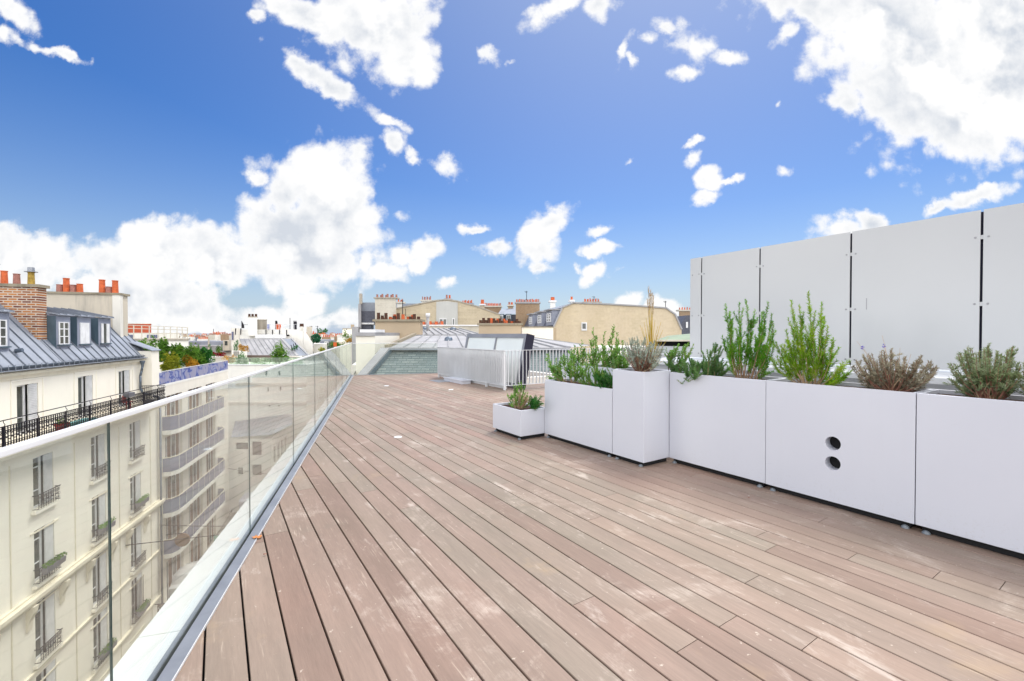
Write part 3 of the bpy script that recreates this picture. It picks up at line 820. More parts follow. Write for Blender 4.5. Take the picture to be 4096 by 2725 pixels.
MB(BF).box(b_c+1.75, b_c+2.95, c_c-.30, c_c-.03, .0, .085).box(b_c+1.73, b_c+2.97, c_c-.32, c_c-.028, .0855, .105).build('cover', M['planter'], step)

lid = thing('roof_hatch', 'open roof hatch lid with dark frame and two white glazed panes inside the railing', 'roof hatch', BF(b_c+1.6, c_c+.6, 0))
c_l = c_c+.40; lean = .30; zt = 1.42; zb = .02; th = .24
bb0, bb1 = b_c+.02, b_c+3.35
def LIDF(b, w_, t):     # b along, w up the lid, t through its thickness (0 = seen face)
    k = w_/(zt-zb)
    nx = (zt-zb)/sqrt((zt-zb)**2+lean**2); nz = -lean/sqrt((zt-zb)**2+lean**2)
    return BF(b, c_l+lean*k+t*nx, zb+w_+t*nz)
m = MB(LIDF); H_ = zt-zb; fw = .11
m.box(bb0, bb1, 0, fw, 0, .0) if False else None
def lb(a0,a1,w0,w1,t0,t1,mm):
    mm.hexa([LIDF(a0,w0,t0),LIDF(a1,w0,t0),LIDF(a1,w0,t1),LIDF(a0,w0,t1),LIDF(a0,w1,t0),LIDF(a1,w1,t0),LIDF(a1,w1,t1),LIDF(a0,w1,t1)])
fm = MB()
lb(bb0, bb1, H_-fw, H_, 0, th, fm); lb(bb0, bb1, 0, fw, 0, th, fm)
lb(bb0, bb0+fw, fw, H_-fw, 0, th, fm); lb(bb1-fw, bb1, fw, H_-fw, 0, th, fm)
bm_ = bb0+(bb1-bb0)*.45
lb(bm_-.03, bm_+.03, fw, H_-fw, .0, th*.5, fm)
fm.build('frame', M['lidframe2'] if 'lidframe2' in M else M['lidframe'], lid)
g1 = MB(); lb(bb0+fw, bm_-.03, fw, H_-fw, .03, .07, g1); g1.build('glazing_pane', M['lidglass'], lid)
g1 = MB(); lb(bm_+.03, bb1-fw, fw, H_-fw, .03, .07, g1); g1.build('glazing_pane', M['lidglass'], lid)
side = MB(); lb(bb0-.012, bb0-.0005, -.0, H_+.005, -.005, th+.01, side); side.build('side_cheek', M['darknavy'], lid)

# second fence far right
fz = thing('picket_fence', 'low grey picket fence behind the plants beside the panel wall', 'fence', at(672, 360, 16))
m = MB()
f0 = at(645, 360, 17.0); f1 = at(720, 360, 15.0); f0.z = 0; f1.z = 0
for k in range(64):
    p = f0.lerp(f1, k/63); m.bar(p+Vector((0,0,.1)), p+Vector((0,0,.945)), .045, .012)
m.build('picket', M['railgrey'], fz)
m = MB(); m.bar(f0+Vector((0,0,.96)), f1+Vector((0,0,.96)), .05, .02); m.bar(f0+Vector((0,0,.66))+Vector((0,-.04,0)), f1+Vector((0,-.04,.66)), .02, .03); m.bar(f0+Vector((0,0,.08)), f1+Vector((0,0,.08)), .05, .02)
m.build('rail', M['whitemetal'], fz)
# white kerb inside the guard
kerb = thing('hatch_kerb', 'white upstand kerb on the far side inside the grey guard railing', 'kerb', BF(b_c+1, c_c+1.8, 0))
MB(BF).box(b_c+.9, b_c+1.1, c_c+.9, c_c+2.9, -.05, .17).box(b_c+1.1, b_c+3.3, c_c+2.7, c_c+2.9, -.05, .16).build('upstand', M['white'], kerb)

# ------------------------------------------------------------------ small things on the deck
def gp(u, v):
    d = ray(u, v); k = -CAMZ/d.z; return Vector((d.x*k, d.y*k, 0))
p = gp(398, 437.2)
o = MB().lathe(p+Vector((0,0,.001)), [(.0005,.006),(.04,.006),(.052,.004),(.055,0)], 24).build('floor_disc', M['disc'], None, smooth=True)
tag(o, 'small white round disc lying on the boards left of the low planter', 'disc')
def leafobj(p, size, rot, label, mat):
    m = MB(); n = 11; pts = []
    for k in range(n):
        t = 2*pi*k/n; r = size*(.55+.45*abs(sin(2.5*t+rot)))
        pts.append(Vector((r*cos(t+rot), r*.7*sin(t+rot), .004+.012*abs(sin(3*t)))))
    c = Vector((0,0,.014))
    for k in range(n):
        i = len(m.v); m.v += [p+c, p+pts[k], p+pts[(k+1) % n]]; m.f.append((i,i+1,i+2)); m.mi.append(0)
    st = MB()
    o = m.build('dead_leaf', mat, None, recalc=False)
    return tag(o, label, 'leaf')
leafobj(gp(257, 538.5), .038, .4, 'dry orange-brown leaf against the base of the glass balustrade', M['deadleaf'])
leafobj(gp(749, 499), .013, 1.4, 'tiny dark dry leaf on the boards in front of the planter row', M['twig'])
leafobj(gp(265, 556), .012, 2.4, 'tiny dark flake on the boards near the brown leaf', M['twig'])
for k, (u_, v_) in enumerate(((419.5,392.6),(385,386.2),(447,387.4))):
    pass
o = MB(BF).box(0,0,0,0,0,0) if False else None
for (u_, v_, lb_) in ((386.5, 386.0, 'small flat white scrap lying on the far boards near the end glass'), (451, 389.8, 'tiny white scrap on the boards left of the railing corner')):
    p = gp(u_, v_); m = MB(); m.box(p.x-.055, p.x+.055, p.y-.07, p.y+.07, .001, .006)
    tag(m.build('paper_scrap', M['disc'], None), lb_, 'scrap')
p = gp(443, 381); m = MB(BF); bb_ = -sin(A_B)*p.x+cos(A_B)*p.y; cc_ = cos(A_B)*p.x+sin(A_B)*p.y
tag(m.box(bb_-.35, bb_+.35, cc_-.3, cc_+.3, .001, .006).build('deck_hatch_plate', M['alu'], None), 'flat grey metal plate set on the far boards before the railing', 'plate')
# ================================================================== ground and street
def zst(s): return -18.6+max(0, min(22, s-28))*.105
gm = MB(); gm.face([(-1500,-1500,-19.2),(1500,-1500,-19.2),(1500,2600,-19.2),(-1500,2600,-19.2)])
g = gm.build('ground', M['groundcol'], None); g['kind'] = 'structure'
def strip(name, n0, n1, dz, mat, s0=-10, s1=62):
    m = MB(SF); ss = [s0, 28, 33, 38, 44, 50, s1]
    for a, b in zip(ss[:-1], ss[1:]):
        m.face([(a,n0,zst(a)+dz),(b,n0,zst(b)+dz),(b,n1,zst(b)+dz),(a,n1,zst(a)+dz)])
    o = m.build(name, mat, None); o['kind'] = 'structure'; return o
strip('street', 1.0, 14.2, 0, M['asphalt'])
def kerbed(name, n0, n1):
    m = MB(SF); ss = [-10, 28, 33, 38, 44, 50]
    for a, b in zip(ss[:-1], ss[1:]):
        m.hexa([SF(a,n0,zst(a)-.1),SF(b,n0,zst(b)-.1),SF(b,n1,zst(b)-.1),SF(a,n1,zst(a)-.1),
                SF(a,n0,zst(a)+.14),SF(b,n0,zst(b)+.14),SF(b,n1,zst(b)+.14),SF(a,n1,zst(a)+.14)])
    o = m.build(name, M['pavement'], None); o['kind'] = 'structure'
kerbed('pavement', 11.6, 13.99); kerbed('pavement', 1.0, 3.2)
m = MB(SF)
for k in range(9): m.face([(27+k*2.6,7.35,zst(27+k*2.6)+.006),(28.3+k*2.6,7.35,zst(28.3+k*2.6)+.006),(28.3+k*2.6,7.47,zst(28.3+k*2.6)+.006),(27+k*2.6,7.47,zst(27+k*2.6)+.006)])
o = m.build('road_marking', M['coping'], None); o['kind'] = 'structure'

# ================================================================== building A (cream Haussmann facade)
NA = 14.0; NU = 14.5
A = thing('apartment_building', 'cream old apartment building with slate-grey zinc mansard roof and long black balcony', 'building', SF(26, NA+.5, -19))
S0A, S1A = 9.0, 35.3
colsS = [24.5, 28.5, 32.2, 20.5, 16.6, 12.7]
ZFL = -2.9                     # balcony floor
wins_low = []
rows = [(-6.05, -3.85), (-9.2, -6.95), (-12.6, -10.05), (-15.7, -13.2)]
for c in colsS:
    for (z0, z1) in rows: wins_low.append((c-.62, c+.62, z0, z1))
MB(SF).wall(S0A, S1A, -19, ZFL-.2, wins_low, NA, .22).face([(S1A,NA,-19),(S1A,NA+12,-19),(S1A,NA+12,ZFL-.2),(S1A,NA,ZFL-.2)]).build('wall', M['facadeA'], A, recalc=False)
wins_up = [(c-.62, c+.62, ZFL+.02, -.75) for c in colsS]
up = MB(SF).wall(S0A, S1A-1.05, ZFL-.2, -.18, wins_up, NU, .22)
up.face([(S1A,NU,ZFL-.2),(S1A,NU+11,ZFL-.2),(S1A,NU+11,.2),(S1A,NU,.2)])
up.build('upper_wall', M['facadeA'], A, recalc=False)
pil = MB(SF).box(34.3, S1A, 13.98, NU+.3, ZFL-.2, .33).build('end_pilaster', M['facadeA'], A)
m = MB(SF)
m.prism([(34.2,13.9,.33),(34.2,NU+1.2,1.1),(35.4,NU+1.2,1.1),(35.4,13.9,.33)], (0,0,.05))
m.build('pilaster_flashing', M['zinc'], A)
# recessed panels and string courses
m = MB(SF)
for s_ in (22.6, 26.55, 30.4, 34.0, 18.6):
    for (z0, z1) in ((ZFL-.9, -18.6),):
        m.box(s_-.02, s_+.02, NA-.03, NA-.001, z1, z0)
for (z, h, d) in ((-9.75, .16, .30), (-9.92, .15, .2), (-9.60, .09, .12), (-12.95, .10, .1), (-16.0, .14, .14)):
    m.box(S0A, S1A-.01, NA-d, NA-.0015, z, z+h)
m.build('string_course', M['facadeA2'], A)
for c in colsS:
    for sgn in (-1, 1):
        q_ = c+sgn*1.02
        MB(SF).prism([(q_-.13,NA-.002,-9.93),(q_-.13,NA-.30,-9.93),(q_-.13,NA-.26,-10.2),(q_-.13,NA-.1,-10.55),(q_-.13,NA-.06,-10.95),(q_-.13,NA-.002,-10.95)], (.26,0,0)).build('console', M['facadeA2'], A)
for c in colsS:
    for (z0, z1) in rows:
        MB(SF).box(c-.78, c+.78, NA-.16, NA-.0025, z0-.16, z0-.03).build('window_sill', M['facadeA'], A)
        MB(SF).box(c-.85, c+.85, NA-.035, NA-.003, z0-1.0, z0-.93).build('sill_moulding', M['facadeA2'], A)
m = MB(SF)
for c in colsS:
    m = MB(SF); m.box(c-.95, c-.88, NU-.03, NU-.003, ZFL, -.5); m.box(c+.88, c+.95, NU-.03, NU-.003, ZFL, -.5)
    m.box(c-.95, c+.95, NU-.032, NU-.0035, -.57, -.5)
    m.build('window_surround', M['facadeA'], A)
m = MB(SF).box(S0A, 34.28, NU-.16, NU-.002, -.32, -.18).box(S0A, 34.28, NU-.06, NU-.0025, -.48, -.33)
m.build('cornice', M['facadeA2'], A)

def win_proto(s_, z0, z1, n, parent, up=False):
    """casement window with a folded-back louvred shutter in the opening"""
    w_ = .62; h = z1-z0
    fr = MB(SF); nn = n+.12
    fr.box(s_-w_, s_-w_+.07, nn, nn+.06, z0, z1).box(s_-.06, s_+.04, nn, nn+.06, z0, z1).box(s_-w_+.071, s_-.061, nn, nn+.06, z1-.07, z1).box(s_-w_+.071, s_-.061, nn, nn+.06, z0, z0+.09)
    fr.box(s_-w_+.071, s_-.061, nn+.01, nn+.05, z0+h*.33, z0+h*.33+.035)
    if not up: fr.box(s_-w_+.071, s_-.061, nn+.01, nn+.05, z0+h*.78, z0+h*.78+.05)
    w = fr.build('window', M['winwhite'], parent)
    MB(SF).box(s_-w_+.07, s_+.6, nn+.04, nn+.055, z0+.02, z1-.02).build('pane', M['winglass'], w)
    sh = MB(SF); 
    sh.box(s_+.05, s_+.60, n+.03, n+.05, z0+.05, z1-.04)
    for k in range(int(h/.075)):
        z = z0+.08+k*.075; sh.hexa([SF(s_+.07,n+.028,z),SF(s_+.58,n+.028,z),SF(s_+.58,n+.01,z+.012),SF(s_+.07,n+.01,z+.012),SF(s_+.07,n+.028,z+.05),SF(s_+.58,n+.028,z+.05),SF(s_+.58,n+.022,z+.055),SF(s_+.07,n+.022,z+.055)])
    s2 = sh.build('shutter', M['shutter'], w)
    return w
def dvec(fr, ds, dn, dz): return fr(ds, dn, dz)-fr(0,0,0)
protoW = []
for ri, (z0, z1) in enumerate(rows):
    p0 = win_proto(colsS[0], z0, z1, NA, A)
    for c in colsS[1:]: dup_tree(p0, dvec(SF, c-colsS[0], 0, 0), A)
p0 = win_proto(colsS[0], ZFL+.05, -.75, NU, A, True)
for c in colsS[1:]: dup_tree(p0, dvec(SF, c-colsS[0], 0, 0), A)

def iron_panel(m, s0, s1, n, z0, z1, pitch=.115, ring=True, tk=1.0):
    k = 0; s_ = s0
    while s_ <= s1+1e-4:
        m.box(s_-.014*tk, s_+.014*tk, n-.012*tk, n+.012*tk, z0, z1); s_ += pitch; k += 1
    H = z1-z0
    for zz in (z0+.06, z1-.05, z1-.12*H-.02):
        m.box(s0, s1, n-.007, n+.007, zz-.008, zz+.008)
    if ring:
        s_ = s0+pitch/2; j = 0
        while s_ < s1:
            for (cz, rr) in (((z0+z1)/2+(.12*H if j % 2 else -.0*H), .052), (z0+.78*H, .034), (z0+.25*H, .04)):
                pts = [SF(s_+rr*cos(t*pi/4), n, cz+rr*1.25*sin(t*pi/4)) for t in range(9)]
                for a, b in zip(pts[:-1], pts[1:]): m.cyl(a, b, .015*tk, n=3, cap=False)
            if j % 2: 
                m.lathe(SF(s_, n, z0+.53*H), [(.001,-.04),(.036,0),(.001,.04)], 5)
            s_ += pitch; j += 1
# small railings in front of the lower windows
def win_rail(s_, z, parent):
    m = MB(SF); iron_panel(m, s_-.66, s_+.66, NA-.20, z+.02, z+.62, .15, tk=.55)
    m.box(s_-.70, s_+.70, NA-.215, NA-.185, z+.63, z+.66)
    for sg in (-1, 1): m.box(s_+sg*.69-.01, s_+sg*.69+.01, NA-.20, NA-.003, z+.6, z+.63).box(s_+sg*.69-.01, s_+sg*.69+.01, NA-.20, NA-.003, z+.03, z+.05)
    return m.build('window_railing', M['ironblack'], parent)
r0 = win_rail(colsS[0], rows[0][0], A)
for ri, (z0, z1) in enumerate(rows):
    for ci, c in enumerate(colsS):
        if ri == 0 and ci == 0: continue
        dup(r0, dvec(SF, c-colsS[0], 0, z0-rows[0][0]), A)
# barred ground window
m = MB(SF)
for k in range(9): m.box(31.5+k*.16, 31.52+k*.16, NA-.08, NA-.06, -16.0, -13.4)
m.build('window_bars', M['ironblack'], A)
# balcony
NB = 13.2
MB(SF).box(S0A, 34.2, NB-.12, NU-.003, ZFL-.2, ZFL).build('balcony_slab', M['facadeA2'], A)
MB(SF).box(S0A, 34.15, NB-.05, NB+.05, ZFL-.32, ZFL-.201).build('balcony_moulding', M['facadeA2'], A)
m = MB(SF); iron_panel(m, 14.0, 34.1, NB, ZFL+.05, ZFL+.88, .135)
s_ = 14.2
while s_ < 34.2:
    m.box(s_-.03, s_+.03, NB-.025, NB+.025, ZFL, ZFL+.92); 
    m.tube([SF(s_, NB, ZFL+.9), SF(s_, NB-.05, ZFL+.98), SF(s_, NB, ZFL+1.06), SF(s_, NB, ZFL+1.12)], .012, 5)
    s_ += 1.72
m.box(14.0, 34.15, NB-.03, NB+.03, ZFL+.885, ZFL+.915)
m.build('balcony_railing', M['ironblack'], A)
m = MB(SF); m.box(14.0, 34.2, NB-.018, NB+.018, ZFL+1.12, ZFL+1.15); m.build('balcony_handrail', M['ironblack'], A)
m = MB(SF); k = NB+.1
while k < NU: m.box(34.1, 34.12, k-.008, k+.008, ZFL, ZFL+1.0); k += .11
m.box(34.09, 34.13, NB, NU, ZFL+1.0, ZFL+1.03); m.build('balcony_end_railing', M['ironblack'], A)
# gutter, eave
ZE = .02
m = MB(SF)
m.prism([(S0A,NU-.34,ZE-.12),(S0A,NU+.05,ZE-.12),(S0A,NU+.05,ZE-.02),(S0A,NU-.34,ZE-.1)], (34.25-S0A,0,0))
m.build('eave_flashing', M['zinc'], A)
m = MB(SF)
n_ = 8
prof = [(NU-.22+.11*cos(pi+pi*t/n_), ZE+.06+.10*sin(pi+pi*t/n_)) for t in range(n_+1)]
prof2 = [(NU-.22+.095*cos(pi+pi*t/n_), ZE+.06+.085*sin(pi+pi*t/n_)) for t in range(n_, -1, -1)]
pr = prof+prof2
m.prism([(S0A, a, b) for a, b in pr], (33.9-S0A,0,0))
m.build('gutter', M['gutter'], A)
s_ = 17.0; gb0 = None
while s_ < 33.9:
    if gb0 is None: gb0 = MB(SF).box(s_-.012, s_+.012, NU-.345, NU-.33, ZE-.11, ZE+.125).box(s_-.012, s_+.012, NU-.33, NU-.1, ZE+.115, ZE+.125).build('gutter_bracket', M['zinc'], A)
    else: dup(gb0, SF(s_, 0, 0)-SF(17.0, 0, 0), A)
    s_ += .37
# downpipe
m = MB(); 
m.lathe(SF(33.75, NU-.25, -.62), [(.07,0),(.075,.1),(.14,.3),(.15,.36),(.12,.36)], 10)
m.tube([SF(33.75,NU-.25,-.6), SF(33.75,NU-.2,-.9), SF(33.75,NU-.13,-1.2), SF(33.75,NU-.13,-2.0), SF(33.85,NU-.2,-2.3), SF(34.9,13.85,-2.75), SF(35.05,13.85,-3.1), SF(35.05,13.85,-18.4)], .065, 8)
m.build('downpipe', M['gutter'], A, smooth=True)
m = MB(); m.tube([SF(35.18,13.86,-3.6), SF(35.18,13.86,-18.4)], .05, 8); m.build('downpipe', M['facadeA2'], A)
# mansard
SL = math.tan(radians(51))
def zr(n): return ZE+.03+(n-(NU+.0))*SL
NR1 = 16.75
roof = MB(SF); roof.prism([(S0A,NU,zr(NU)),(S0A,NR1,zr(NR1)),(S0A,NR1+6,zr(NR1)+.8),(S0A,NR1+6,-1)], (26.75-S0A,0,0))
roof.build('roof', M['zinc'], A)
roof2 = MB(SF); NR2 = 15.95
roof2.prism([(26.8,NU,zr(NU)),(26.8,NR2+.3,zr(NR2+.3)),(26.8,NR2+7,zr(NR2)+1.0),(26.8,NR2+7,-1)], (35.2-26.8,0,0))
roof2.build('roof', M['zinc'], A)
m = MB(SF); s_ = 14.3
while s_ < 35.3:
    top = NR1 if s_ < 26.75 else NR2+.3
    m.hexa([SF(s_-.018,NU,zr(NU)),SF(s_+.018,NU,zr(NU)),SF(s_+.018,top,zr(top)),SF(s_-.018,top,zr(top)),
            SF(s_-.012,NU-.03,zr(NU)+.045),SF(s_+.012,NU-.03,zr(NU)+.045),SF(s_+.012,top-.03,zr(top)+.045),SF(s_-.012,top-.03,zr(top)+.045)])
    s_ += .63
m.build('standing_seam', M['seam'], A)
# party wall + brick chimney
MB(SF).prism([(26.72,NU+.9,zr(NU+.9)+.22),(26.72,NR1+.3,zr(NR1+.3)+.25),(26.72,NR1+6,zr(NR1)+1.1),(26.72,NR1+6,zr(NR1)),(26.72,NU+.9,zr(NU+.9)-.3)], (.5,0,0)).build('party_wall', M['beigepale'], A)
def pots(parent, pos, r=.11, frame=XF):
    """pos: list of (point, height, material key)"""
    for (p, h, mk) in pos:
        p = Vector(p); rr = r
        MB().lathe(p, [(rr*1.0,-.06),(rr*.98,h*.1),(rr*.86,h*.93),(rr*.98,h*.94),(rr*.98,h),(rr*.75,h),(rr*.7,h*.6)], 10).build('chimney_pot', M[mk], parent, smooth=False)
ch1 = MB(SF).box(26.68, 27.28, 15.38, 18.4, .6, 3.62).build('chimney', M['brickred'], A)
MB(SF).box(26.60, 27.36, 15.28, 18.5, 3.62, 3.76).build('chimney_cap', M['cap'], ch1)
pots(ch1, [(SF(26.98,15.78,3.76),.60,'pot_y'),(SF(26.98,16.32,3.76),.50,'pot_r'),(SF(26.98,16.78,3.76),.62,'pot_o'),(SF(26.98,17.32,3.76),.48,'pot_y'),(SF(26.98,17.95,3.76),.5,'pot_o')], .135)
m = MB(); p = SF(26.98,17.32,3.76); m.cyl(p+Vector((0,0,.45)), p+Vector((0,0,.5)), .1, .1)
for t in (0, 2.1, 4.2): m.cyl(p+Vector((.08*cos(t),.08*sin(t),.45)), p+Vector((.2*cos(t),.2*sin(t),.95)), .01)
m.lathe(p+Vector((0,0,.93)), [(.36,0),(.28,.06),(.15,.1),(.001,.12)], 14); m.build('chimney_cowl', M['zincside'], ch1)
m = MB(); p = SF(26.98,15.78,3.76); m.cyl(p+Vector((0,0,.6)), p+Vector((0,0,.62)), .24, .24, 12).cyl(p+Vector((0,0,.62)), p+Vector((0,0,.82)), .13, .12, 10); m.build('chimney_cowl', M['alu'], ch1)
# far party wall chimney
ch2 = MB(SF).box(33.95, 34.9, 15.5, 27.0, -.5, 3.86).build('chimney', M['beigepale'], A)
MB(SF).box(33.85, 35.0, 15.4, 27.1, 3.86, 3.99).build('chimney_cap', M['cap'], ch2)
MB(SF).box(33.90, 34.2, 15.44, 15.85, .0, 3.859).build('chimney_pier', M['white2'], ch2)
pts_ = []
for (cx_, h, mk) in ((750,.48,'pot_r'),(835,.88,'pot_o'),(922,.48,'pot_r'),(1003,.55,'pot_o'),(1283,.85,'pot_o'),(1367,.42,'pot_r'),(1447,.82,'pot_o')):
    u_ = cx_*.0797; d = ray(u_, 297); k = 34.4/(-sin(A_S)*d.x+cos(A_S)*d.y)
    n_ = (-cos(A_S)*d.x-sin(A_S)*d.y)*k; pts_.append((SF(34.4, n_, 3.99), h, mk))
pots(ch2, pts_, .17)
# dormers
def dormer(s0, s1, kind, name='dormer'):
    zt_ = 2.34; nf = 15.03; zb_ = zr(nf)-.02
    d = MB(SF); d.prism([(s0,nf,zb_),(s0,nf,zt_),(s0,nf+1.6,zt_+.12),(s0,nf+1.6,zb_+1)], (s1-s0,0,0))
    ob = d.build('dormer', M['zincfront'], A)
    c = (s0+s1)/2
    # cheeks
    for (a, b) in ((s0-.012, s0-.001), (s1+.001, s1+.012)):
        MB(SF).prism([(a,nf+.01,zb_),(a,nf+.01,zt_-.03),(a,nf+1.5,zt_-.03)], (b-a,0,0)).build('cheek', M['zincside'], ob)
    w0, w1 = (c-.38, c+.38); zb2 = zb_+.22; zt2 = zt_-.32
    if kind == 'win':
        w = MB(SF); nn = nf-.035
        w.box(w0,w0+.07,nn,nn+.03,zb2,zt2).box(w1-.07,w1,nn,nn+.03,zb2,zt2).box(c-.04,c+.04,nn,nn+.03,zb2,zt2)
        for z in (zb2, zb2+(zt2-zb2)/3, zb2+2*(zt2-zb2)/3, zt2-.05): w.box(w0+.071,c-.041,nn+.005,nn+.025,z,z+.045).box(c+.041,w1-.071,nn+.005,nn+.025,z,z+.045)
        w = w.build('window', M['winwhite'], ob); MB(SF).box(w0+.02,w1-.02,nf-.012,nf-.002,zb2+.01,zt2-.01).build('pane', M['winglass'], w)
    elif kind == 'shut':
        w = MB(SF); w.box(w0,c-.005,nf-.04,nf-.002,zb2,zt2).box(c+.005,w1,nf-.04,nf-.002,zb2,zt2); w.build('shutter', M['winwhite'], ob)
    else:
        w = MB(SF).box(w0,w0+.2,nf-.04,nf-.012,zb2,zt2).box(w1-.26,w1,nf-.05,nf-.012,zb2,zt2).build('shutter', M['winwhite'], ob)
        MB(SF).box(w0+.05,w1-.05,nf-.011,nf-.002,zb2,zt2).build('pane', M['winglass'], ob)
    MB(SF).box(w0-.1, w1+.1, nf-.11, nf-.0025, zb2-.06, zb2-.005).build('sill', M['zincside'], ob)
    MB(SF).prism([(s0-.1,nf-.14,zt_+.0),(s0-.1,nf-.14,zt_+.05),(s0-.1,nf+2.0,zt_+.52),(s0-.1,nf+2.0,zt_+.44)], (s1-s0+.2,0,0)).build('dormer_roof', M['zinclight'] if False else M['zinc'], ob)
    m_ = MB(SF)
    for ss in (s0, (s0+s1)/2, s1): m_.prism([(ss-.02,nf-.15,zt_+.05),(ss-.02,nf-.15,zt_+.09),(ss-.02,nf+2.0,zt_+.565),(ss-.02,nf+2.0,zt_+.52)], (.04,0,0))
    m_.build('standing_seam', M['seam'], ob)
    return ob
dormer(27.31, 28.35, 'win'); dormer(28.9, 30.05, 'shut'); dormer(30.75, 31.95, 'half')
dormer(23.3, 24.4, 'win'); dormer(20.6, 21.7, 'win')
MB(SF).prism([(27.29,15.9,2.36),(27.29,16.9,2.72),(27.29,21,3.1),(27.29,21,2.2),(27.29,15.9,2.2)], (5.2,0,0)).build('upper_roof', M['zinc'], A)
m = MB(SF)
for k in range(9): m.prism([(27.5+k*.6,15.9,2.36),(27.5+k*.6,16.9,2.72),(27.5+k*.6,21,3.1),(27.5+k*.6,21,3.14),(27.5+k*.6,16.9,2.77),(27.5+k*.6,15.9,2.40)], (.035,0,0))
m.build('standing_seam', M['seam'], A)
m = MB(); p = SF(28.9, 18.2, 2.8); m.lathe(p, [(.16,-.2),(.12,.2),(.1,.3),(.16,.34),(.2,.42),(.1,.5),(.001,.52)], 10); m.build('roof_vent', M['gutter'], A, smooth=True)
m = MB(); m.cyl(SF(24.6,14.95,zr(15.1)-.1), SF(24.6,14.72,zr(14.95)+.12), .09, .09, 12); m.build('roof_vent', M['gutter'], A)

# things on the balcony of A
def smallpot(p, r, h, mat, label, cat='pot', name='plant_pot'):
    t = thing(name, label, cat, p)
    MB().lathe(p, [(.001,0),(r*.8,0),(r,h*.9),(r*1.08,h*.9),(r*1.08,h),(r*.9,h),(r*.85,h*.6)], 12).build('pot', mat, t)
    return t
def leaves(m, c, rad, n, size, rnd=R, squash=1.0, flat=False):
    """scatter leaf faces in an ellipsoid"""
    for _ in range(n):
        while True:
            x, y, z = rnd.uniform(-1,1), rnd.uniform(-1,1), rnd.uniform(-1,1)
            rr = x*x+y*y+z*z
            if rr < 1 and (rr > .25 or rnd.random() < .35): break
        p = Vector((c[0]+x*rad[0], c[1]+y*rad[1], c[2]+z*rad[2]))
        a = Vector((rnd.gauss(0,1), rnd.gauss(0,1), rnd.gauss(0,.7))).normalized()
        b = a.cross(Vector((rnd.gauss(0,1), rnd.gauss(0,1), rnd.gauss(0,1)))).normalized()
        s1 = size*rnd.uniform(.6, 1.3); s2 = s1*.5
        i = len(m.v); m.v += [p-a*s1*.5, p+b*s2*.5, p+a*s1*.5, p-b*s2*.5]
        m.f.append((i,i+1,i+2,i+3)); m.mi.append(m.cur)
zf = ZFL
t = smallpot(SF(24.9, 13.55, zf), .26, .34, M['hedgepot'], 'red pot with a small plant at the left end of the black balcony')
m = MB(); leaves(m, SF(24.9,13.55,zf+.42), (.26,.26,.16), 60, .12); m.build('plant', M['leaf_tree'], t, recalc=False)
o = MB(SF).box(26.0, 27.3, 13.45, 13.95, zf+.001, zf+.16).build('balcony_bench', M['teal'], None); 
tag(o, 'low turquoise box on the balcony floor behind the black railing', 'box')
t = thing('balcony_chair', 'red folding chair on the black balcony before the third window', 'chair', SF(31.0, 13.8, zf))
m = MB(SF); m.box(30.8,31.2,13.6,14.0,zf+.4,zf+.43); m.build('seat', M['hedgepot'], t)
m = MB(SF); m.box(30.8,31.2,13.98,14.0,zf+.44,zf+.78); m.build('backrest', M['hedgepot'], t)
for (a, b) in ((30.82,13.62),(31.16,13.62),(30.82,13.96),(31.16,13.96)): MB(SF).box(a,a+.02,b,b+.02,zf,zf+.4).build('leg', M['hedgepot'], t)
t = thing('window_box', 'dark grey flower trough hooked on the balcony railing near the second window', 'flower box', SF(29.6,13.1,zf+.9))
MB(SF).prism([(29.3,13.0,zf+1.1),(29.3,13.3,zf+1.1),(29.38,13.27,zf+.86),(29.38,13.03,zf+.86)], (.62,0,0)).build('trough', M['grey'], t)
t = smallpot(SF(32.9,13.6,zf), .3, .25, M['grey'], 'dark tub standing at the right end of the black balcony')

def flowerbox(s_, z, lab, mat):
    t = thing('window_box', lab, 'flower box', SF(s_, NA-.3, z))
    MB(SF).prism([(s_-.6,NA-.22,z+.26),(s_-.6,NA-.44,z+.26),(s_-.6,NA-.41,z+.02),(s_-.6,NA-.25,z+.02)], (1.2,0,0)).build('trough', M['grey'], t)
    m = MB()
    for k in range(6): leaves(m, SF(s_-.5+k*.2, NA-.34, z+.34+R.uniform(-.03,.06)), (.16,.15,.12), 45, .09)
    m.build('plants', M[mat], t, recalc=False)
flowerbox(24.5, rows[1][0]+.33, 'flower box with green plants on the middle window of the nearest window column', 'leaf_tree')
flowerbox(28.5, rows[1][0]+.33, 'flower box with bright green plants on the second window column, middle floor', 'leaf_soft')
flowerbox(32.2, rows[1][0]+.33, 'flower box with green plants on the third window column, near the drainpipes', 'leaf_soft')
flowerbox(32.2, rows[2][0]-2.8, 'dark flower box low on the third window column above the barred window', 'leaf_tree')
flowerbox(28.5, rows[3][0]+.33, 'overflowing leafy flower box low on the second window column behind the glass joint', 'leaf_tree')

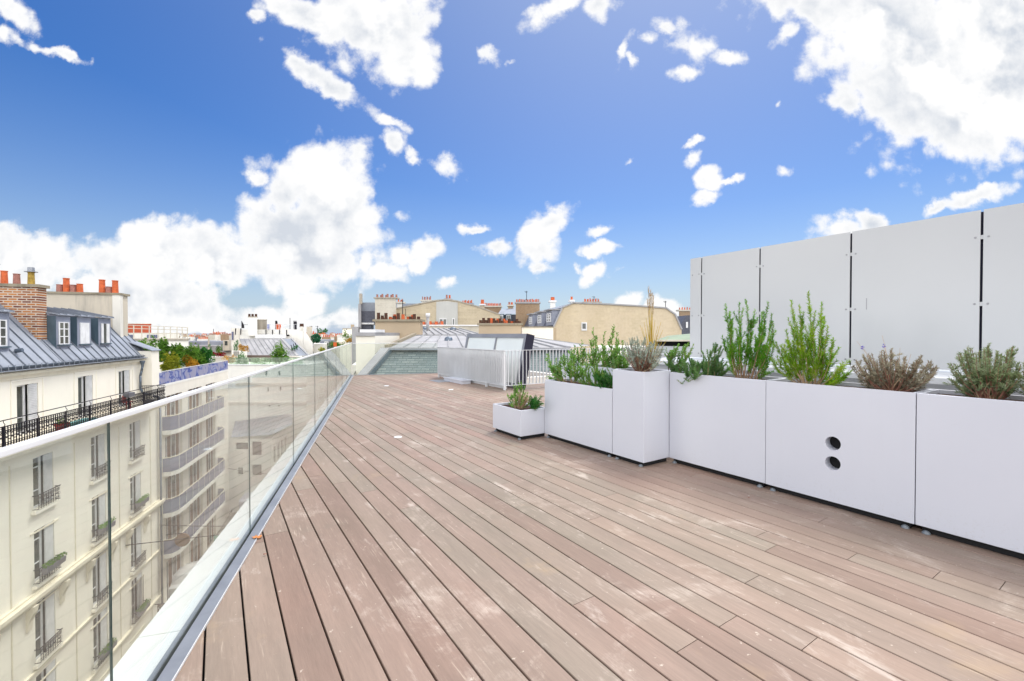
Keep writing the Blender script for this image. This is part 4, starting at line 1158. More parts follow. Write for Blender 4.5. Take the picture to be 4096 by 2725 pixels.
# ================================================================== building B (modern, wrap balconies)
B = thing('apartment_building', 'modern white apartment building with four long grey-glazed balconies over the street', 'building', SF(42, NA+.5, -19))
SB0, SB1 = 35.32, 49.7
zrails = [-4.15, -6.98, -9.8, -12.6]
holes = []
for z in zrails+[-1.35]:
    pass
for z in zrails:
    f = z-1.0
    for (a, b) in ((36.2,39.0),(40.1,42.9),(43.8,46.0)): holes.append((a, b, f+.02, f+2.28))
for (a, b) in ((36.2,39.0),(40.1,42.9),(43.8,46.0)): holes.append((a, b, -18.2, -14.3))
MB(SF).wall(SB0, SB1, -19, -2.15, holes, NA+.02, .3).face([(SB1,NA+.02,-19),(SB1,NA+14,-19),(SB1,NA+14,-2.15),(SB1,NA+.02,-2.15)]).face([(SB0,NA+.02,-2.15),(SB1,NA+.02,-2.15),(SB1,NA+14,-2.15),(SB0,NA+14,-2.15)]).build('wall', M['facadeB'], B, recalc=False)
def bwin(a, b, z0, z1):
    fr = MB(SF); nn = NA+.2
    k = a; n_ = 4; w = (b-a)/n_
    for i in range(n_+1): fr.box(a+i*w-.03+(.03 if i == 0 else 0)-(.03 if i == n_ else 0), a+i*w+.03+(.03 if i == 0 else 0)-(.03 if i==n_ else 0), nn, nn+.05, z0, z1)
    fr.box(a+.061, b-.061, nn+.01, nn+.04, z1-.06, z1).box(a+.061, b-.061, nn+.01, nn+.04, z0, z0+.08)
    w_ = fr.build('window', M['winwhite'], B)
    MB(SF).box(a, b, nn+.042, nn+.055, z0, z1).build('pane', M['winglass'], w_)
    cu = MB(SF); ww = (b-a)/4
    for i in (1, 3):
        for q_ in range(5): cu.box(a+i*ww+.07+q_*.1, a+i*ww+.15+q_*.1, nn+.012+(q_%2)*.012, nn+.02+(q_%2)*.012, z0+.09, z1-.07)
    cu.build('curtain', M['curtain'], w_)
    return w_
for (a, b) in ((36.2,39.0),(40.1,42.9),(43.8,46.0)):
    f0 = zrails[0]-1.0
    p0 = bwin(a, b, f0+.02, f0+2.28)
    for z in zrails[1:]: dup_tree(p0, Vector((0,0,z-zrails[0])), B)
    bwin(a, b, -18.2, -14.3)
def bal_b(z):
    s0_, s1_ = 35.75, 46.6
    out = [(s0_,NA),(s0_+.1,13.55),(s0_+.55,13.3),(s0_+1.2,13.25),(s1_-.7,13.25),(s1_,13.55),(s1_+.05,NA)]
    m = MB(SF); m.prism([(a,b,z-1.28) for a, b in out], (0,0,.27)); sl = m.build('balcony', M['white'], B)
    pn = MB(SF)
    for (a, b), (c, d) in zip(out[:-1], out[1:]):
        k = .03
        pn.hexa([SF(a,b+k,z-.98),SF(c,d+k,z-.98),SF(c,d+k+.03,z-.98),SF(a,b+k+.03,z-.98),SF(a,b+k,z-.06),SF(c,d+k,z-.06),SF(c,d+k+.03,z-.06),SF(a,b+k+.03,z-.06)])
    pn.build('balustrade_panel', M['balcglass'], sl)
    k_ = out[2][0]
    while k_ < out[4][0]:
        MB(SF).box(k_-.018, k_+.018, 13.235, 13.262, z-1.0, z-.03).build('post', M['shutter'], sl); k_ += 1.15
    rl = MB(); rl.tube([SF(a,b+.04,z) for a, b in out], .028, 6); rl.build('handrail', M['facadeA2'], sl)
    return sl
b0_ = bal_b(zrails[0])
for z in zrails[1:]: dup_tree(b0_, Vector((0,0,z-zrails[0])), B)
# roof terrace parapet, printed screen
MB(SF).box(SB0+.02, SB1, NA+.0, NA+.22, -2.149, -2.0).build('parapet', M['white'], B)
m = MB(SF)
for k in range(9): m.box(SB0+.12+k*1.76, SB0+.15+k*1.76, NA+.06, NA+.09, -2.0, -1.13)
m.box(SB0+.03, SB1-.02, NA+.05, NA+.10, -1.15, -1.11); m.build('terrace_railing', M['whitemetal'], B)
scr = MB(); ns = 120
for k in range(ns):
    a = SB0+.05+(SB1-SB0-.1)*k/ns; b = SB0+.05+(SB1-SB0-.1)*(k+1)/ns
    def wv(x): return NA+.02+.012*sin(x*5.3)+.008*sin(x*13)
    def bt(x): return -2.02-.03*abs(sin(x*1.8))
    scr.face([tuple(SF(a,wv(a),bt(a))),tuple(SF(b,wv(b),bt(b))),tuple(SF(b,wv(b),-1.17)),tuple(SF(a,wv(a),-1.17))])
scr = scr.build('privacy_screen', M['bluecloth'], None, recalc=False, smooth=True)
tag(scr, 'blue and lilac printed fabric screen tied along a roof terrace railing', 'screen')
# grey privacy boxes at the rear of the terrace
o = MB(SF).box(46.2, 49.5, 15.2, 17.5, -2.15, -1.0).build('terrace_shed', M['zinclight'], None); tag(o, 'pale blue-grey flat box on the terrace behind the blue screen', 'shed')

# street furniture
def street_sign(p, w_, h_, mat, lab, text=None, name='shop_sign'):
    t = thing(name, lab, 'sign', p)
    # hangs square to the facade, read from along the street
    m = MB(SF); s_ = p[0]
    return t
sg_s, sg_z = sn(173, 609.5, 12.9)
sg = thing('shop_sign', 'brown hanging shop sign with white Viet Nails lettering above the pavement', 'sign', SF(sg_s, 13.3, sg_z))
MB(SF).box(sg_s-.03, sg_s+.03, 12.35, 13.75, sg_z-.45, sg_z+.45).build('board', M['signbrown'], sg)
MB(SF).box(sg_s-.02, sg_s+.02, 12.3, 13.99, sg_z+.47, sg_z+.5).build('bracket', M['ironblack'], sg)
def text(body, size, p, parent, mat, rz, name='lettering'):
    cu = bpy.data.curves.new(name, 'FONT'); cu.body = body; cu.size = size; cu.align_x = 'CENTER'; cu.align_y = 'CENTER'
    cu.extrude = .004
    tmp = bpy.data.objects.new(name, cu); col.objects.link(tmp); bpy.context.view_layer.update()
    me = bpy.data.meshes.new_from_object(tmp); bpy.data.objects.remove(tmp); me.materials.clear(); me.materials.append(mat)
    o = bpy.data.objects.new(name, me); col.objects.link(o); o.parent = parent
    o.location = Vector(p)-root_of(parent); o.rotation_euler = (pi/2, 0, rz); return o
text('Viet Nails', .34, SF(sg_s-.036, 13.03, sg_z+.14), sg, M['winwhite'], A_S)
text('09 81 22 09 49', .13, SF(sg_s-.036, 13.03, sg_z-.22), sg, M['winwhite'], A_S)
MB(SF).box(sg_s-.036, sg_s-.031, 12.6, 13.46, sg_z-.06, sg_z-.04).build('rule', M['winwhite'], sg)
p = at(255.5+0, 520, 33); p = None
def gstreet(u, v):
    d = ray(u, v); 
    k = 20.0/(-d.z)
    for _ in range(12):
        P = Vector((d.x*k, d.y*k, CAMZ+d.z*k)); s_ = -sin(A_S)*P.x+cos(A_S)*P.y
        k = (CAMZ-zst(s_))/(-d.z)
    return P
# parked vehicles / van below
def car(s_, n_, colm, lab, van=False, group='vehicles parked along the street'):
    z = zst(s_); L, W, H = (5.0, 1.9, 2.1) if van else (4.2, 1.75, 1.45)
    t = thing('parked_van' if van else 'parked_car', lab, 'van' if van else 'car', SF(s_, n_, z), group)
    zz = z+.02
    if van: prof_ = [(-2.5,.35),(-2.5,1.9),(-2.35,2.05),(1.0,2.05),(1.75,1.25),(2.45,1.05),(2.5,.35)]
    else: prof_ = [(-2.1,.3),(-2.1,.85),(-1.75,.95),(-1.3,1.4),(.35,1.42),(1.0,.95),(2.0,.8),(2.1,.3)]
    MB(SF).prism([(s_+a, n_-W/2, zz+b) for a, b in prof_], (0,W,0)).build('body', colm, t, bevel=.05)
    if van: wp = [(1.08,1.9),(1.72,1.3)]
    else: wp = [(.42,1.37),(.98,1.0)]
    for sd in (-1, 1):
        a0 = n_+sd*(W/2+.001)
        MB(SF).prism([(s_+wp[0][0]-.1,a0,zz+wp[0][1]-.05),(s_+wp[1][0]-.15,a0,zz+wp[1][1]-.05),(s_-1.2,a0,zz+wp[1][1]-.05),(s_-1.0,a0,zz+wp[0][1]-.05)], (0,sd*.008,0)).build('window', M['winglass'], t)
    for a in (-1.3, 1.3):
        for sd in (-1, 1):
            wv_ = MB(); c0_ = SF(s_+a, n_+sd*(W/2-.2), zz+.31); c1_ = SF(s_+a, n_+sd*(W/2+.01), zz+.31); wv_.cyl(c0_, c1_, .31, .31, 16); wv_.build('wheel', M['black'], t)
    MB(SF).hexa([SF(s_+wp[0][0]+.01,n_-W/2+.1,zz+wp[0][1]+.02),SF(s_+wp[1][0]+.01,n_-W/2+.1,zz+wp[1][1]+.02),SF(s_+wp[1][0]+.01,n_+W/2-.1,zz+wp[1][1]+.02),SF(s_+wp[0][0]+.01,n_+W/2-.1,zz+wp[0][1]+.02),
        SF(s_+wp[0][0]+.03,n_-W/2+.1,zz+wp[0][1]+.03),SF(s_+wp[1][0]+.03,n_-W/2+.1,zz+wp[1][1]+.03),SF(s_+wp[1][0]+.03,n_+W/2-.1,zz+wp[1][1]+.03),SF(s_+wp[0][0]+.03,n_+W/2-.1,zz+wp[0][1]+.03)]).build('windscreen', M['winglass'], t)
    return t
P = gstreet(257, 511); s_v = -sin(A_S)*P.x+cos(A_S)*P.y; n_v = -cos(A_S)*P.x-sin(A_S)*P.y
car(s_v, n_v, M['planter'], 'white van parked at the far end of the street below', True)
P = gstreet(186, 585); s_v = -sin(A_S)*P.x+cos(A_S)*P.y; n_v = -cos(A_S)*P.x-sin(A_S)*P.y
car(s_v, n_v, M['shutter'], 'pale grey car parked in the street under the handrail side of the glass')
P = gstreet(178, 552); P = gstreet(229.5, 511)
P = gstreet(175.5, 534)
# round shop sign and green sign over the street
def hang_sign(u, v, n_, w_, h_, mat, lab, rnd=False):
    s_, z = sn(u, v, n_)
    t = thing('street_sign', lab, 'sign', SF(s_, n_, z))
    if rnd: MB().cyl(SF(s_-.05,n_,z), SF(s_+.05,n_,z), w_/2, w_/2, 24).build('board', mat, t)
    else: MB(SF).box(s_-.05,s_+.05,n_-w_/2,n_+w_/2,z-h_/2,z+h_/2).build('board', mat, t)
    MB(SF).box(s_-.02,s_+.02,n_,13.98,z+h_/2,z+h_/2+.04).build('bracket', M['ironblack'], t)
hang_sign(182.5, 540, 13.0, .9, .9, M['curtain'], 'round brown hanging shop sign below the lowest balcony', True)
hang_sign(224.5, 542, 9.0, 1.1, .9, M['signgreen'], 'pale green street sign hanging above the far roadway')
# wires across the street
def wire(a, b, lab):
    a = Vector(a); b = Vector(b); pts = []
    for k in range(13):
        t = k/12; p = a.lerp(b, t); p.z -= 4*t*(1-t)*.35; pts.append(p)
    tag(MB().tube(pts, .022, 4).build('overhead_cable', M['ironblack'], None), lab, 'cable')
wire(SF(34.9,13.9,-11.2), SF(36,1.1,-12.5), 'thin black cable strung over the street from the drainpipes')
wire(SF(49,13.9,-11.5), SF(47,1.1,-13), 'thin black cable strung over the far end of the street')
# ================================================================== neighbours and the city
def XBOX(u0, u1, v0, v1, Y, dep, m=None, bot=None):
    """box facing the camera whose front stands at distance Y"""
    a = at(u0, v0, Y); b = at(u1, v1, Y); z0 = b.z if bot is None else bot
    m = m or MB()
    # side walls run along the line of sight of the nearer edge, so the plan is slightly skewed
    k = ((u1+3-512) if (u0+u1)/2 < 512 else (u0-3-512))/448*dep
    if (u0+u1)/2 > 350: k *= .8
    return m.hexa([Vector((a.x,Y,z0)),Vector((b.x,Y,z0)),Vector((b.x+k,Y+dep,z0)),Vector((a.x+k,Y+dep,z0)),
                   Vector((a.x,Y,a.z)),Vector((b.x,Y,a.z)),Vector((b.x+k,Y+dep,a.z)),Vector((a.x+k,Y+dep,a.z))])
def bldg(name, lab, cat, u, Y, group=None):
    p = at(u, 334, Y); return thing(name, lab, cat, (p.x, p.y+1, -19), group)
def potrow(parent, us, vb, Y, spec, r=.12):
    """us: list of u; spec: list of (height, mat)"""
    lst = []
    for u_, (h, mk) in zip(us, spec):
        p = at(u_, vb, Y); lst.append((p, h, mk))
    pots(parent, lst, r)
def seams_quad(m, P, n_, w_=.04, h_=.05):
    """raised seams running from edge P0-P1 to edge P3-P2"""
    nrm_ = (P[1]-P[0]).cross(P[3]-P[0]).normalized()
    if nrm_.z < 0: nrm_ = -nrm_
    for k in range(n_+1):
        t = k/n_; a = P[0].lerp(P[1], t); b = P[3].lerp(P[2], t)
        d = (b-a)
        if d.length < .1: continue
        sd = d.cross(nrm_).normalized()*w_*.5
        m.hexa([a-sd,a+sd,b+sd,b-sd,a-sd*.7+nrm_*h_,a+sd*.7+nrm_*h_,b+sd*.7+nrm_*h_,b-sd*.7+nrm_*h_])

# ---- D: the zinc and slate roof right behind the deck
D = bldg('apartment_building', 'old building with wide pale zinc roof and teal slate wall behind the end glass', 'building', 450, 22)
sl0 = at(367, 374.8, 17.0); eL = at(389.3, 350.3, 18.6)
xR = 3.6
zE = .74
slate = MB()
yB = 17.05; zB_ = -.7
slate.hexa([Vector((-5.75,yB-.35,zB_)),Vector((xR,yB-.35,zB_)),Vector((xR,yB+6,zB_)),Vector((-5.75,yB+6,zB_)),
            Vector((-5.1,18.6,zE)),Vector((xR-1.2,18.6,zE)),Vector((xR-1.2,yB+6,zE)),Vector((-5.1,yB+6,zE))])
slate.build('slate_wall', M['slatebr'], D)
m = MB(); m.bar(Vector((-6.0,yB-.42,zB_)), Vector((-5.2,18.5,zE+.03)), .42, .2); m.build('coping_strip', M['zinclight'], D)
m = MB(); m.bar(Vector((-5.72,yB-.47,zB_+.02)), Vector((-4.98,18.45,zE+.0)), .05, .16); m.build('coping_edge', M['zincside'], D)
MB().box(-5.2, 2.4, 18.42, 18.72, zE+.005, zE+.12).build('gutter', M['zinclight'], D)
MB().box(-5.2, 2.42, 18.36, 18.419, zE+.02, zE+.07).build('gutter_lip', M['zinc'], D)
ridL = Vector((-5.15, 24, 1.34)); ridR = Vector((.12, 24, 1.36)); eaL = Vector((-5.15, 18.65, zE+.1)); eaR = Vector((2.35, 18.65, zE+.1)); bkR = Vector((4.4, 25.5, zE+.02))
rf = MB()
rf.face([eaL,eaR,ridR,ridL]); rf.face([eaR,bkR,ridR]); rf.face([ridL,ridR,bkR,Vector((-5.15,26,zE))])
rf.face([eaL,ridL,Vector((-5.15,26,zE)),Vector((-5.15,26,-1)),Vector((-5.15,18.65,-1))])
rf.build('roof', M['zinclight'], D, recalc=False)
m = MB(); seams_quad(m, [eaL, eaR, ridR, ridL], 12, .05, .06)
for k in range(6):
    t = (k+.5)/6; a = eaR.lerp(bkR, t); m.bar(a+Vector((0,0,.02)), ridR.lerp(a, .02+.0)+Vector((0,0,.02)), .05, .05) if k == 0 else None
m.bar(eaR+Vector((0,0,.02)), ridR+Vector((0,0,.02)), .09, .06); m.bar(ridL+Vector((0,0,.02)), ridR+Vector((0,0,.02)), .1, .06)
m.bar(bkR+Vector((0,0,.02)), ridR+Vector((0,0,.02)), .07, .05)
m.build('standing_seam', M['seamlight'], D)
m = MB(); m.bar(eaL+Vector((-.05,-.1,.06)), ridL+Vector((-.05,0,.08)), .16, .12); m.build('verge_coping', M['cap'], D)
u0 = at(416.5, 328.2, 28); u1 = at(459, 328.6, 28); u2 = at(478, 334.0, 26); u3 = at(421, 336.2, 25)
m = MB(); m.face([u3, u2, u1, u0]); m.face([u0, u1, u1+Vector((3,4,-1.5)), u0+Vector((0,4,-1.5))]); m.face([u3, u0, u0+Vector((-.6,0,-1.5)), u3+Vector((-.2,0,-.9))]); m.face([u2, u1, u1+Vector((3,4,-1.5))])
m.build('upper_roof', M['zinclight'], D, recalc=False)
m = MB(); seams_quad(m, [u3, u2, u1, u0], 8, .05, .06); m.build('standing_seam', M['seamlight'], D)
for (u_, v_, Y_) in ((424, 328.8, 27.5), (453, 329.2, 27.5), (448.5, 339.2, 21.5), (514.8, 338.6, 22)):
    p = at(u_, v_, Y_); MB().lathe(p, [(.2,-.1),(.19,.03),(.14,.09),(.07,.12),(.001,.125)], 12).build('roof_vent', M['gutter'], D, smooth=True)
p = at(427.8, 336, 27.0); m = MB(); m.cyl(p, at(427.8, 317, 27.0), .09, .09, 12); m.build('flue_pipe', M['zinclight'], D, smooth=True)
m = MB(); m.cyl(at(427.8, 317, 27.0), at(427.8, 313.3, 27.0), .13, .13, 12); m.build('flue_cap', M['winwhite'], D, smooth=True)
MB().box(-5.1, 6, 19.5, 31, -19, -.72).build('wall', M['facadeB'], D)
# street side of D and its neighbours: one long wall at the street line
MB(SF).wall(S_END+.7, 34, -19, -.3, [(S_END+2+k*2.9, S_END+3.1+k*2.9, z, z+1.9) for k in range(5) for z in (-3.3,-6.3,-9.3,-12.3)], 1.02, .2, inward=-1).build('street_wall', M['white2'], D, recalc=False)
# ---- beige stack on D's party wall
def stack(lab, u0, u1, v0, Y, dep, wallm, capv, potspec, zbot, capm='cap', r=.11, name='chimney_stack', capover=.12):
    t = bldg(name, lab, 'chimney', (u0+u1)/2, Y)
    a = at(u0, v0, Y); b = at(u1, v0, Y)
    MB().box(a.x, b.x, Y, Y+dep, zbot, a.z).build('stack_wall', M[wallm], t)
    MB().box(a.x-capover, b.x+capover, Y-capover, Y+dep+capover, a.z, a.z+capv).build('cap', M[capm], t)
    for (f, h, mk, row) in potspec:
        p = Vector((a.x+(b.x-a.x)*f, Y+dep*(.28 if row == 0 else .75), a.z+capv))
        pots(t, [(p, h, mk)], r)
    return t
sp_ = []
for (cx_, top, mk, row) in ((500,480,'pot_b',0),(548,515,'pot_b',0),(594,483,'pot_b',0),(748,487,'pot_b',0),(696,518,'pot_b',0),(807,500,'pot_o',0),(902,526,'pot_b',0),(948,497,'pot_b',0),(1001,528,'pot_b',0),
                            (570,540,'pot_o',1),(628,528,'pot_o',1),(645,538,'pot_o',1),(684,497,'pot_o',1),(722,522,'pot_o',1),(855,526,'pot_o',1),(910,505,'pot_o',1)):
    f = (cx_-472)/(1030-472); sp_.append((f, (560-top)*.0797*25/448+.02, mk, row))
stack('wide beige rendered chimney stack with dark and orange pots, left of the zinc roof', 375.2, 420.2, 321.6, 25, .7, 'beige', .12, sp_, -4, r=.1)
sp_ = []
for (cx_, top, mk, row) in ((1790,563,'pot_b',0),(1828,535,'pot_b',0),(1858,562,'pot_b',0),(1893,536,'pot_b',0),(1928,538,'pot_o',0),(1962,540,'pot_b',0),(1995,566,'pot_b',0),(2005,540,'pot_o',1),(2038,541,'pot_b',0),(2066,568,'pot_b',0),(2086,543,'pot_o',1),(2122,566,'pot_o',0),(2155,546,'pot_b',0),(2172,574,'pot_o',1),(2222,574,'pot_b',0),(2205,574,'pot_o',1),(2254,548,'pot_b',0),(2285,576,'pot_b',0)):
    sp_.append(((cx_-1770)/(2310-1770), (602-top)*.0797*32/448, mk, row))
stack('wide beige chimney stack with a crowded row of pots behind the open roof hatch', 478.8, 521.4, 325.2, 32, .8, 'beige', .14, sp_, -4, r=.11)

# ---- cream block and zinc capping left of the stack
cb = bldg('parapet_block', 'cream rendered block with flat grey metal capping at the far left end of the deck', 'building', 365, 22)
a = at(355.8, 336, 20.5); b = at(375, 336, 20.5)
MB().box(a.x, b.x, 20.5, 26, -19, a.z).build('wall', M['facadeA'], cb)
MB().box(a.x-.1, b.x, 20.4, 26.05, a.z, a.z+.16).build('capping', M['zinclight'], cb)
MB().box(a.x+.15, a.x+.9, 20.6, 22, a.z+.161, a.z+.3).build('raised_capping', M['winwhite'], cb)

# ---- low rubble wall with white coping, pots behind
lw = bldg('party_wall', 'low rubble stone wall with white coping and small pots behind the zinc roof', 'wall', 450, 40)
XBOX(419.8, 479, 326.2, 340, 40, .5, bot=-3).build('wall', M['palestone'], lw)
XBOX(419.5, 479, 324.8, 326.2, 39.9, .7).build('coping', M['winwhite'], lw)
for (cx_, top, mk) in ((1078,572,'pot_o'),(1118,590,'pot_r'),(1163,575,'pot_o'),(1203,592,'pot_r'),(1240,578,'pot_o'),(1276,592,'pot_r'),(1296,580,'pot_r'),(1308,575,'pot_o')):
    pots(lw, [(at(337.5+cx_*.0797, 324.8, 40.3), (618-top)*.0797*40/448, mk)], .16)

# ---- white block right of second stack
wb_ = bldg('roof_block', 'plain off-white rendered block between the beige stack and the stone gable', 'building', 538, 34)
XBOX(522.2, 553.3, 327.4, 345, 34, 4, bot=-4).build('wall', M['facadeA'], wb_)
XBOX(522.0, 553.6, 326.6, 327.4, 33.9, 4.2).build('capping', M['cap'], wb_)
XBOX(553.35, 556.3, 328.2, 345, 34.3, 4, bot=-4).build('side_wall', M['beige'], wb_)

# ---- E1: big stone gable with mansard dormers
G = bldg('apartment_building', 'building with huge windowless cream stone gable and mansard dormers at its left', 'building', 615, 46)
Yg = 45
gp_ = [(553.5,347),(553.5,327.6),(562.4,308.1),(573.4,303.4),(600,304.4),(640,306.6),(666,308.6),(675,315),(681.6,330),(681.6,347)]
pts_ = [at(u_, v_, Yg) for u_, v_ in gp_]
pts_[0].z = -19; pts_[-1].z = -19
E = Vector((-2.7, 17, 0))
m = MB(); i = len(m.v); m.v += pts_; m.f.append(tuple(range(len(pts_)))); m.mi.append(0); m.build('gable_wall', M['gable'], G)
inner = [p+Vector((0,.02,0)) for p in pts_]
m = MB()
for k in range(1, len(pts_)-2):
    a, b = inner[k], inner[k+1]; m.face([a, b, b+E, a+E])
m.build('roof', M['slatedark'], G, recalc=False)
m = MB()
for k in range(2, 7):
    a, b = inner[k]+Vector((0,0,.012)), inner[k+1]+Vector((0,0,.012)); 
    if k < 6: m.face([a, b, b+E, a+E])
m.face([inner[2]+Vector((0,0,.05)), inner[3]+Vector((0,0,.05)), inner[3]+E+Vector((0,0,.05)), inner[2]+E+Vector((0,0,.05))])
m.build('upper_roof', M['zinc'], G, recalc=False)
m = MB(); 
for k in range(1, len(pts_)-2): m.bar(pts_[k]+Vector((0,.05,.06)), pts_[k+1]+Vector((0,.05,.06)), .35, .14)
m.build('verge_flashing', M['zinclight'], G)
m = MB(); a, b = inner[0], inner[1]; m.face([a, b, b+E, a+E]); m.build('side_wall', M['facadeA'], G, recalc=False)
XBOX(564.6, 569.0, 326.3, 332, Yg-.08, .05)
w = XBOX(581.5, 587.0, 322.4, 330.6, Yg-.12, .1).build('window', M['winwhite'], G)
XBOX(582.4, 585.8, 323.6, 328.8, Yg-.14, .02).build('pane', M['winglass'], w)
# dormers standing on the mansard slope
pa, pb = inner[1], inner[2]
def mans(t, e): return pa.lerp(pb, t)+E*e
for e0 in (.10, .36, .66):
    base = mans(.12, e0); top = mans(.97, e0)
    wv_ = E.normalized(); dx = Vector((pa.x-pb.x, 0, 0)).normalized()
    w_ = 2.5; h = (top.z-base.z)*.93
    f = base+dx*.15
    m = MB(); q_ = f-wv_*w_/2
    m.hexa([q_, q_+wv_*w_, q_+wv_*w_-dx*2.2, q_-dx*2.2, q_+Vector((0,0,h)), q_+wv_*w_+Vector((0,0,h)), q_+wv_*w_-dx*2.2+Vector((0,0,h)), q_-dx*2.2+Vector((0,0,h))])
    dd = m.build('dormer', M['zincfront'], G)
    fr_ = lambda a, y, z: q_+wv_*a+dx*y+Vector((0,0,z))
    wm_ = MB(fr_)
    for (a0, a1) in ((.35,.62),(1.15,1.38),(1.9,2.17)): wm_.box(a0,a1,.0,.06,.35,h-.3)
    for z in (.35, .35+(h-.65)/3, .35+2*(h-.65)/3, h-.38): wm_.box(.62,1.15,.005,.055,z,z+.1).box(1.38,1.9,.005,.055,z,z+.1)
    ww = wm_.build('window', M['winwhite'], dd)
    MB(fr_).box(.4,2.1,.002,.02,.36,h-.31).build('pane', M['winglass'], ww)
    MB(fr_).box(-.15,w_+.15,-2.3,.25,h,h+.12).build('dormer_roof', M['zinclight'], dd)
# pots and chimneys around G
def ch(lab, u0, u1, v0, v1, Y, wallm, n_, pt, pb_, mk='pot_o', dep=1.0, capm='palestone', seed=1, name='chimney_stack', bot=None, cap_h=.22):
    t = bldg(name, lab, 'chimney', (u0+u1)/2, Y)
    XBOX(u0, u1, v0, v1, Y, dep, bot=bot).build('stack_wall', M[wallm], t)
    a = at(u0, v0, Y); b = at(u1, v0, Y)
    MB().box(a.x-.15, b.x+.15, Y-.15, Y+dep+.15, a.z, a.z+cap_h).build('cap', M[capm], t)
    rr = random.Random(seed)
    H = (pb_-pt)*Y/448
    for k in range(n_):
        f = (k+.5)/n_
        p = Vector((a.x+(b.x-a.x)*f, Y+dep*(.3+.4*(k % 2)), a.z+cap_h))
        pots(t, [(p, H*rr.uniform(.8, 1.15), rr.choice([mk, mk, mk, 'pot_r']))], (b.x-a.x)/n_*.42)
    return t
ch('brown brick chimney stack with a long crowded row of orange pots, left of the dormers', 515.8, 539.6, 303.6, 330, 62, 'brickwall', 15, 299.6, 302.6, capm='zinclight', seed=3, bot=-3)
ch('white chimney with a single orange pot on the zinc roof above the dormers', 550.3, 555.4, 302.2, 309, 56, 'white', 1, 298.5, 301.8, seed=5, capm='winwhite')
ch('slim white chimney with one orange pot near the top left of the stone gable', 570.6, 573.4, 301.8, 305, 52, 'white', 1, 298.4, 301.5, seed=6, capm='winwhite')
ch('low chimney with a dense row of orange pots on top of the stone gable', 584.4, 600.4, 303.4, 306, 58, 'white2', 12, 299.3, 302.5, seed=7, capm='concrete')
ch('brick chimney with a row of orange pots right of the stone gable', 679.5, 691, 311.2, 334, 70, 'brickwall', 9, 308.2, 310.8, seed=8, bot=-3, capm='palestone')
rm = bldg('apartment_building', 'dark slate mansard roof right of the stone gable, partly hidden by the panel wall', 'building', 690, 66)
a = at(676, 334, 66); m = MB(); m.prism([(a.x,66,-3),(a.x,66,1.6),(a.x+1.5,66,4.2),(a.x+12,66,4.6),(a.x+12,66,-3)], (0,8,0)); m.build('roof', M['slatedark'], rm)
XBOX(686, 688, 322, 328, 65.9, .05).build('window', M['winwhite'], rm)
m = MB(); pth = [at(551.5+0, 300, 60)]
# aerials
def aerial(lab, u_, v0, v1, Y, arms=3, tk=.05):
    t = thing('antenna', lab, 'antenna', at(u_, v1, Y))
    m = MB(); m.cyl(at(u_, v1, Y), at(u_, v0, Y), tk, tk, 5); m.build('mast', M['ironblack'], t)
    m = MB()
    for k in range(arms):
        v = v0+.4+k*.9; w_ = 2.2-.5*k; m.cyl(at(u_-w_, v, Y), at(u_+w_*.5, v+.2, Y), tk*.7, tk*.7, 4)
    m.build('aerial_arm', M['ironblack'], t)
aerial('thin television aerial above the brown brick chimney', 526.6, 291, 300, 62, 2, .04)
aerial('thin television aerial above the stone gable', 594, 296.5, 300, 58, 1, .04)
aerial('faint aerial at the far right end above the stone gable', 665.5, 301, 308, 70, 2, .05)
aerial('dark aerial mast rising above the left beige chimney stack', 402.6, 300.5, 316, 27, 1, .025)
aerial('short aerial mast beside the taller mast above the left beige stack', 405.6, 309, 316, 27, 0, .018)

# ---- E2: centre gabled stone building
C2 = bldg('apartment_building', 'low-pitched cream stone gable building with a pale plaster strip at its centre', 'building', 450, 60)
Yc = 60
sh_ = [(392,345),(392,310.2),(436,301.3),(447.5,300.4),(458,302),(478,307.4),(500,315.4),(500,345)]
P_ = [at(u_, v_, Yc) for u_, v_ in sh_]; P_[0].z = -19; P_[-1].z = -19
m = MB(); m.v += P_; m.f.append(tuple(range(len(P_)))); m.mi.append(0); m.build('gable_wall', M['limestone'], C2)
m = MB()
for k in range(1, 6): m.face([P_[k]+Vector((0,.02,0)), P_[k+1]+Vector((0,.02,0)), P_[k+1]+Vector((0,14,0)), P_[k]+Vector((0,14,0))])
m.build('roof', M['zinc'], C2, recalc=False)
m = MB()
for k in range(1, 6): m.bar(P_[k]+Vector((0,.1,.1)), P_[k+1]+Vector((0,.1,.1)), .4, .16)
m.build('verge_coping', M['concrete'], C2)
m = MB(); q_ = [at(436.4,345,Yc), at(436.4,302,Yc), at(447.5,301.2,Yc), at(457.8,302.8,Yc), at(457.8,345,Yc)]
for x in q_: x.y -= .12
m.v += q_; m.f.append((0,1,2,3,4)); m.mi.append(0)
i = len(m.v); m.v += [x+Vector((0,.11,0)) for x in q_]
for k in range(5): j = (k+1) % 5; m.f.append((k, j, i+j, i+k)); m.mi.append(0)
m.build('plaster_strip', M['palegrey'], C2)
for (a, b, c, d_) in ((439.2,446.8,318.6,325),(452.2,454.8,318.4,325)):
    w = XBOX(a, b, c, d_, Yc-.25, .12).build('window', M['winwhite'], C2)
    mid = (a+b)/2
    if b-a > 4:
        XBOX(a+.6, mid-.5, c+.7, d_-.4, Yc-.27, .015).build('pane', M['winglass'], w); XBOX(mid+.5, b-.6, c+.7, d_-.4, Yc-.27, .015).build('pane', M['winglass'], w)
    else: XBOX(a+.7, b-.7, c+.7, d_-.4, Yc-.27, .015).build('pane', M['winglass'], w)
ch('tall pale stone chimney wall with seven small pots left of the gabled building', 375, 395.8, 298.6, 345, 58, 'palestone', 8, 294.2, 297.4, mk='pot_r', seed=9, bot=-5, capm='concrete', dep=1.4, cap_h=.16)
